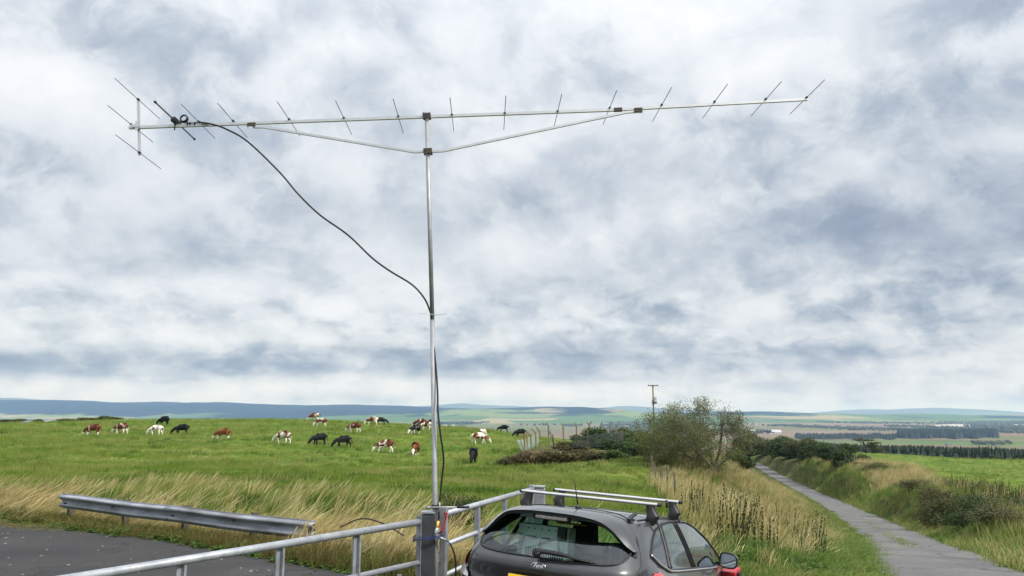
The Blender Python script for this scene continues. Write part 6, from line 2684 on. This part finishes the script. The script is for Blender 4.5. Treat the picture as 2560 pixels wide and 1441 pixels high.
def wood(label, px0, px1, Y0, Y1, n, h0, h1, coll, edge=.12, clump=0.0):
    u = rng.uniform(size=n)
    Y = rng.uniform(Y0, Y1, n) * (1 + (vnoise(u * 30, u * 0, 3, 81) - .5) * edge)
    px = px0 + (px1 - px0) * u
    X = (px - 1280) / 1950 * Y
    if clump:
        m = vnoise(X, Y * .45, Y0 * .09, 83) > clump
        X, Y, px, n = X[m], Y[m], px[m], int(m.sum())
    z = terrain(X, Y) - .3
    hh = rng.uniform(h0, h1, n)
    w = hh * rng.uniform(.7, 1.1, n) * (1.0 if coll is pc_con else 1.25)
    rot = np.stack([np.zeros(n), np.zeros(n), rng.uniform(0, 6.28, n)], 1)
    o = scatter('woodland', np.stack([X, Y, z], 1), rot, np.stack([w, w, hh], 1), rng.integers(0, 3, n), coll)
    tag(o, label, kind='stuff')


wood('dark conifer belt just beyond the right field', 2085, 2760, BELT0, BELT0 + 45, 2600, 7.5, 10, pc_con, .04)
wood('dark conifer belt behind the flat-topped tree', 1985, 2120, BELT0 + 30, BELT0 + 70, 500, 7.5, 10.5, pc_con, .04)
wood('dark plantation on the moss at the right', 2240, 2490, 2080, 2500, 1600, 15, 23, pc_con)
wood('long thin plantation left of the moss plantation', 1985, 2290, 2000, 2250, 900, 9, 14, pc_con)
wood('small clump of trees on the moss at the far right', 2428, 2520, 1640, 1720, 90, 6, 10, pc_dec)
wood('belt of woodland along the valley behind the concrete fence', 1150, 1640, 4300, 5200, 3800, 10, 18, pc_dec, .2, .5)
wood('dark valley woods left of the farm', 640, 1180, 4200, 5600, 4600, 12, 22, pc_dec, .2, .5)
wood('valley trees and hedges at the far left', -200, 640, 3000, 6500, 3400, 8, 15, pc_dec, .4, .5)
wood('hazy woods spread over the plain on the right', 1500, 2900, 2600, 4200, 6000, 8, 17, pc_dec, .4, .5)
wood('far hazy woods below the low hills', 1200, 2900, 4500, 7500, 6000, 10, 18, pc_dec, .5, .5)


def farm(px, py, w, l, h, rz, label, wall, roofm, name='farm_building', Y=None, win=4):
    v = ray(px, py)
    Y = Y or (PLAIN - CAMZ) * v[1] / v[2]
    p = P(px, py, Y)
    e = empty(name, (p[0], p[1], tz(p[0], p[1]) - .3), rz)
    MB().box((0, 0, h / 2), (l, w, h)).build('wall', wall, e)
    V = [(-l / 2 - .4, -w / 2 - .4, h + .02), (l / 2 + .4, -w / 2 - .4, h + .02), (l / 2 + .4, w / 2 + .4, h + .02), (-l / 2 - .4, w / 2 + .4, h + .02), (-l / 2 - .4, 0, h + w * .38), (l / 2 + .4, 0, h + w * .38)]
    rf = MB().add(V, [(0, 1, 5, 4), (2, 3, 4, 5), (0, 4, 3), (1, 2, 5), (0, 3, 2, 1)]).build('roof', roofm, e)
    if win:
        for k in range(win):
            x = -l / 2 + l * (k + .5) / win
            MB().box((x, -w / 2 - .03, h * .55), (l / win * .35, .12, h * .35)).build('window', black_pl, e)
        MB().box((-l * .4, 0, h + w * .38 + .3), (.9, .9, 1.6)).build('chimney', wall, rf)
    tag(e, label, 'building')


wl = pmat('white_harling', (.75, .74, .70), .9, 0, .05, .3)
gy = pmat('grey_sheeting', (.42, .44, .46), .6, .2, .08, .2)
sl = pmat('slate', (.10, .105, .12), .8, 0, .15, .5)
farm(1133, 1066, 9, 22, 9, .2, 'white farmhouse in the valley just right of the mast', wl, sl)
farm(1108, 1067, 12, 40, 6, .1, 'pale farm shed left of the white farmhouse', gy, gy, win=0)
farm(1150, 1068, 10, 26, 5, -.1, 'low grey farm shed right of the white farmhouse', gy, sl, win=0)
farm(2372, 1116, 6, 11, 3.2, .1, 'small ruined stone cottage beyond the conifer belt', pmat('pale_stone', (.30, .28, .24), .9, 0, .2, .5), sl)
farm(1878, 1084, 20, 40, 6, .2, 'long pale shed roof showing right of the bare tree', gy, gy, win=0)
farm(1935, 1084, 20, 46, 5, .1, 'second low pale shed right of the long shed roof', gy, gy, win=0)
farm(2172, 1089, 9, 16, 6, 0, 'tiny white house at the end of the thin plantation', wl, sl, win=2)


def turbine(px, base, hub, label, Y=9300):
    b_, t_ = P(px, base, Y), P(px, hub, Y)
    e = empty('wind_turbine', b_)
    h = t_[2] - b_[2]
    m = pmat('turbine_white', (.85, .85, .85), .5, 0, .03, 1)
    MB().tube([(0, 0, -20), (0, 0, h)], [4.5, 2.8], 8).build('tower', m, e)
    MB().box((0, 0, h), (6, 14, 6)).build('nacelle', m, e)
    for k in range(3):
        a = 2 * math.pi * k / 3 + .4
        MB().tube([(0, -8, h), (math.cos(a) * h * .62, -8, h + math.sin(a) * h * .62)], [3.0, .8], 5).build('blade', m, e)
    tag(e, label, 'wind turbine', 'wind turbines on the left ridge')


turbine(782, 1016, 1006, 'left and taller of the two white wind turbines on the ridge')
turbine(824, 1016, 1011, 'right and shorter of the two white wind turbines on the ridge')
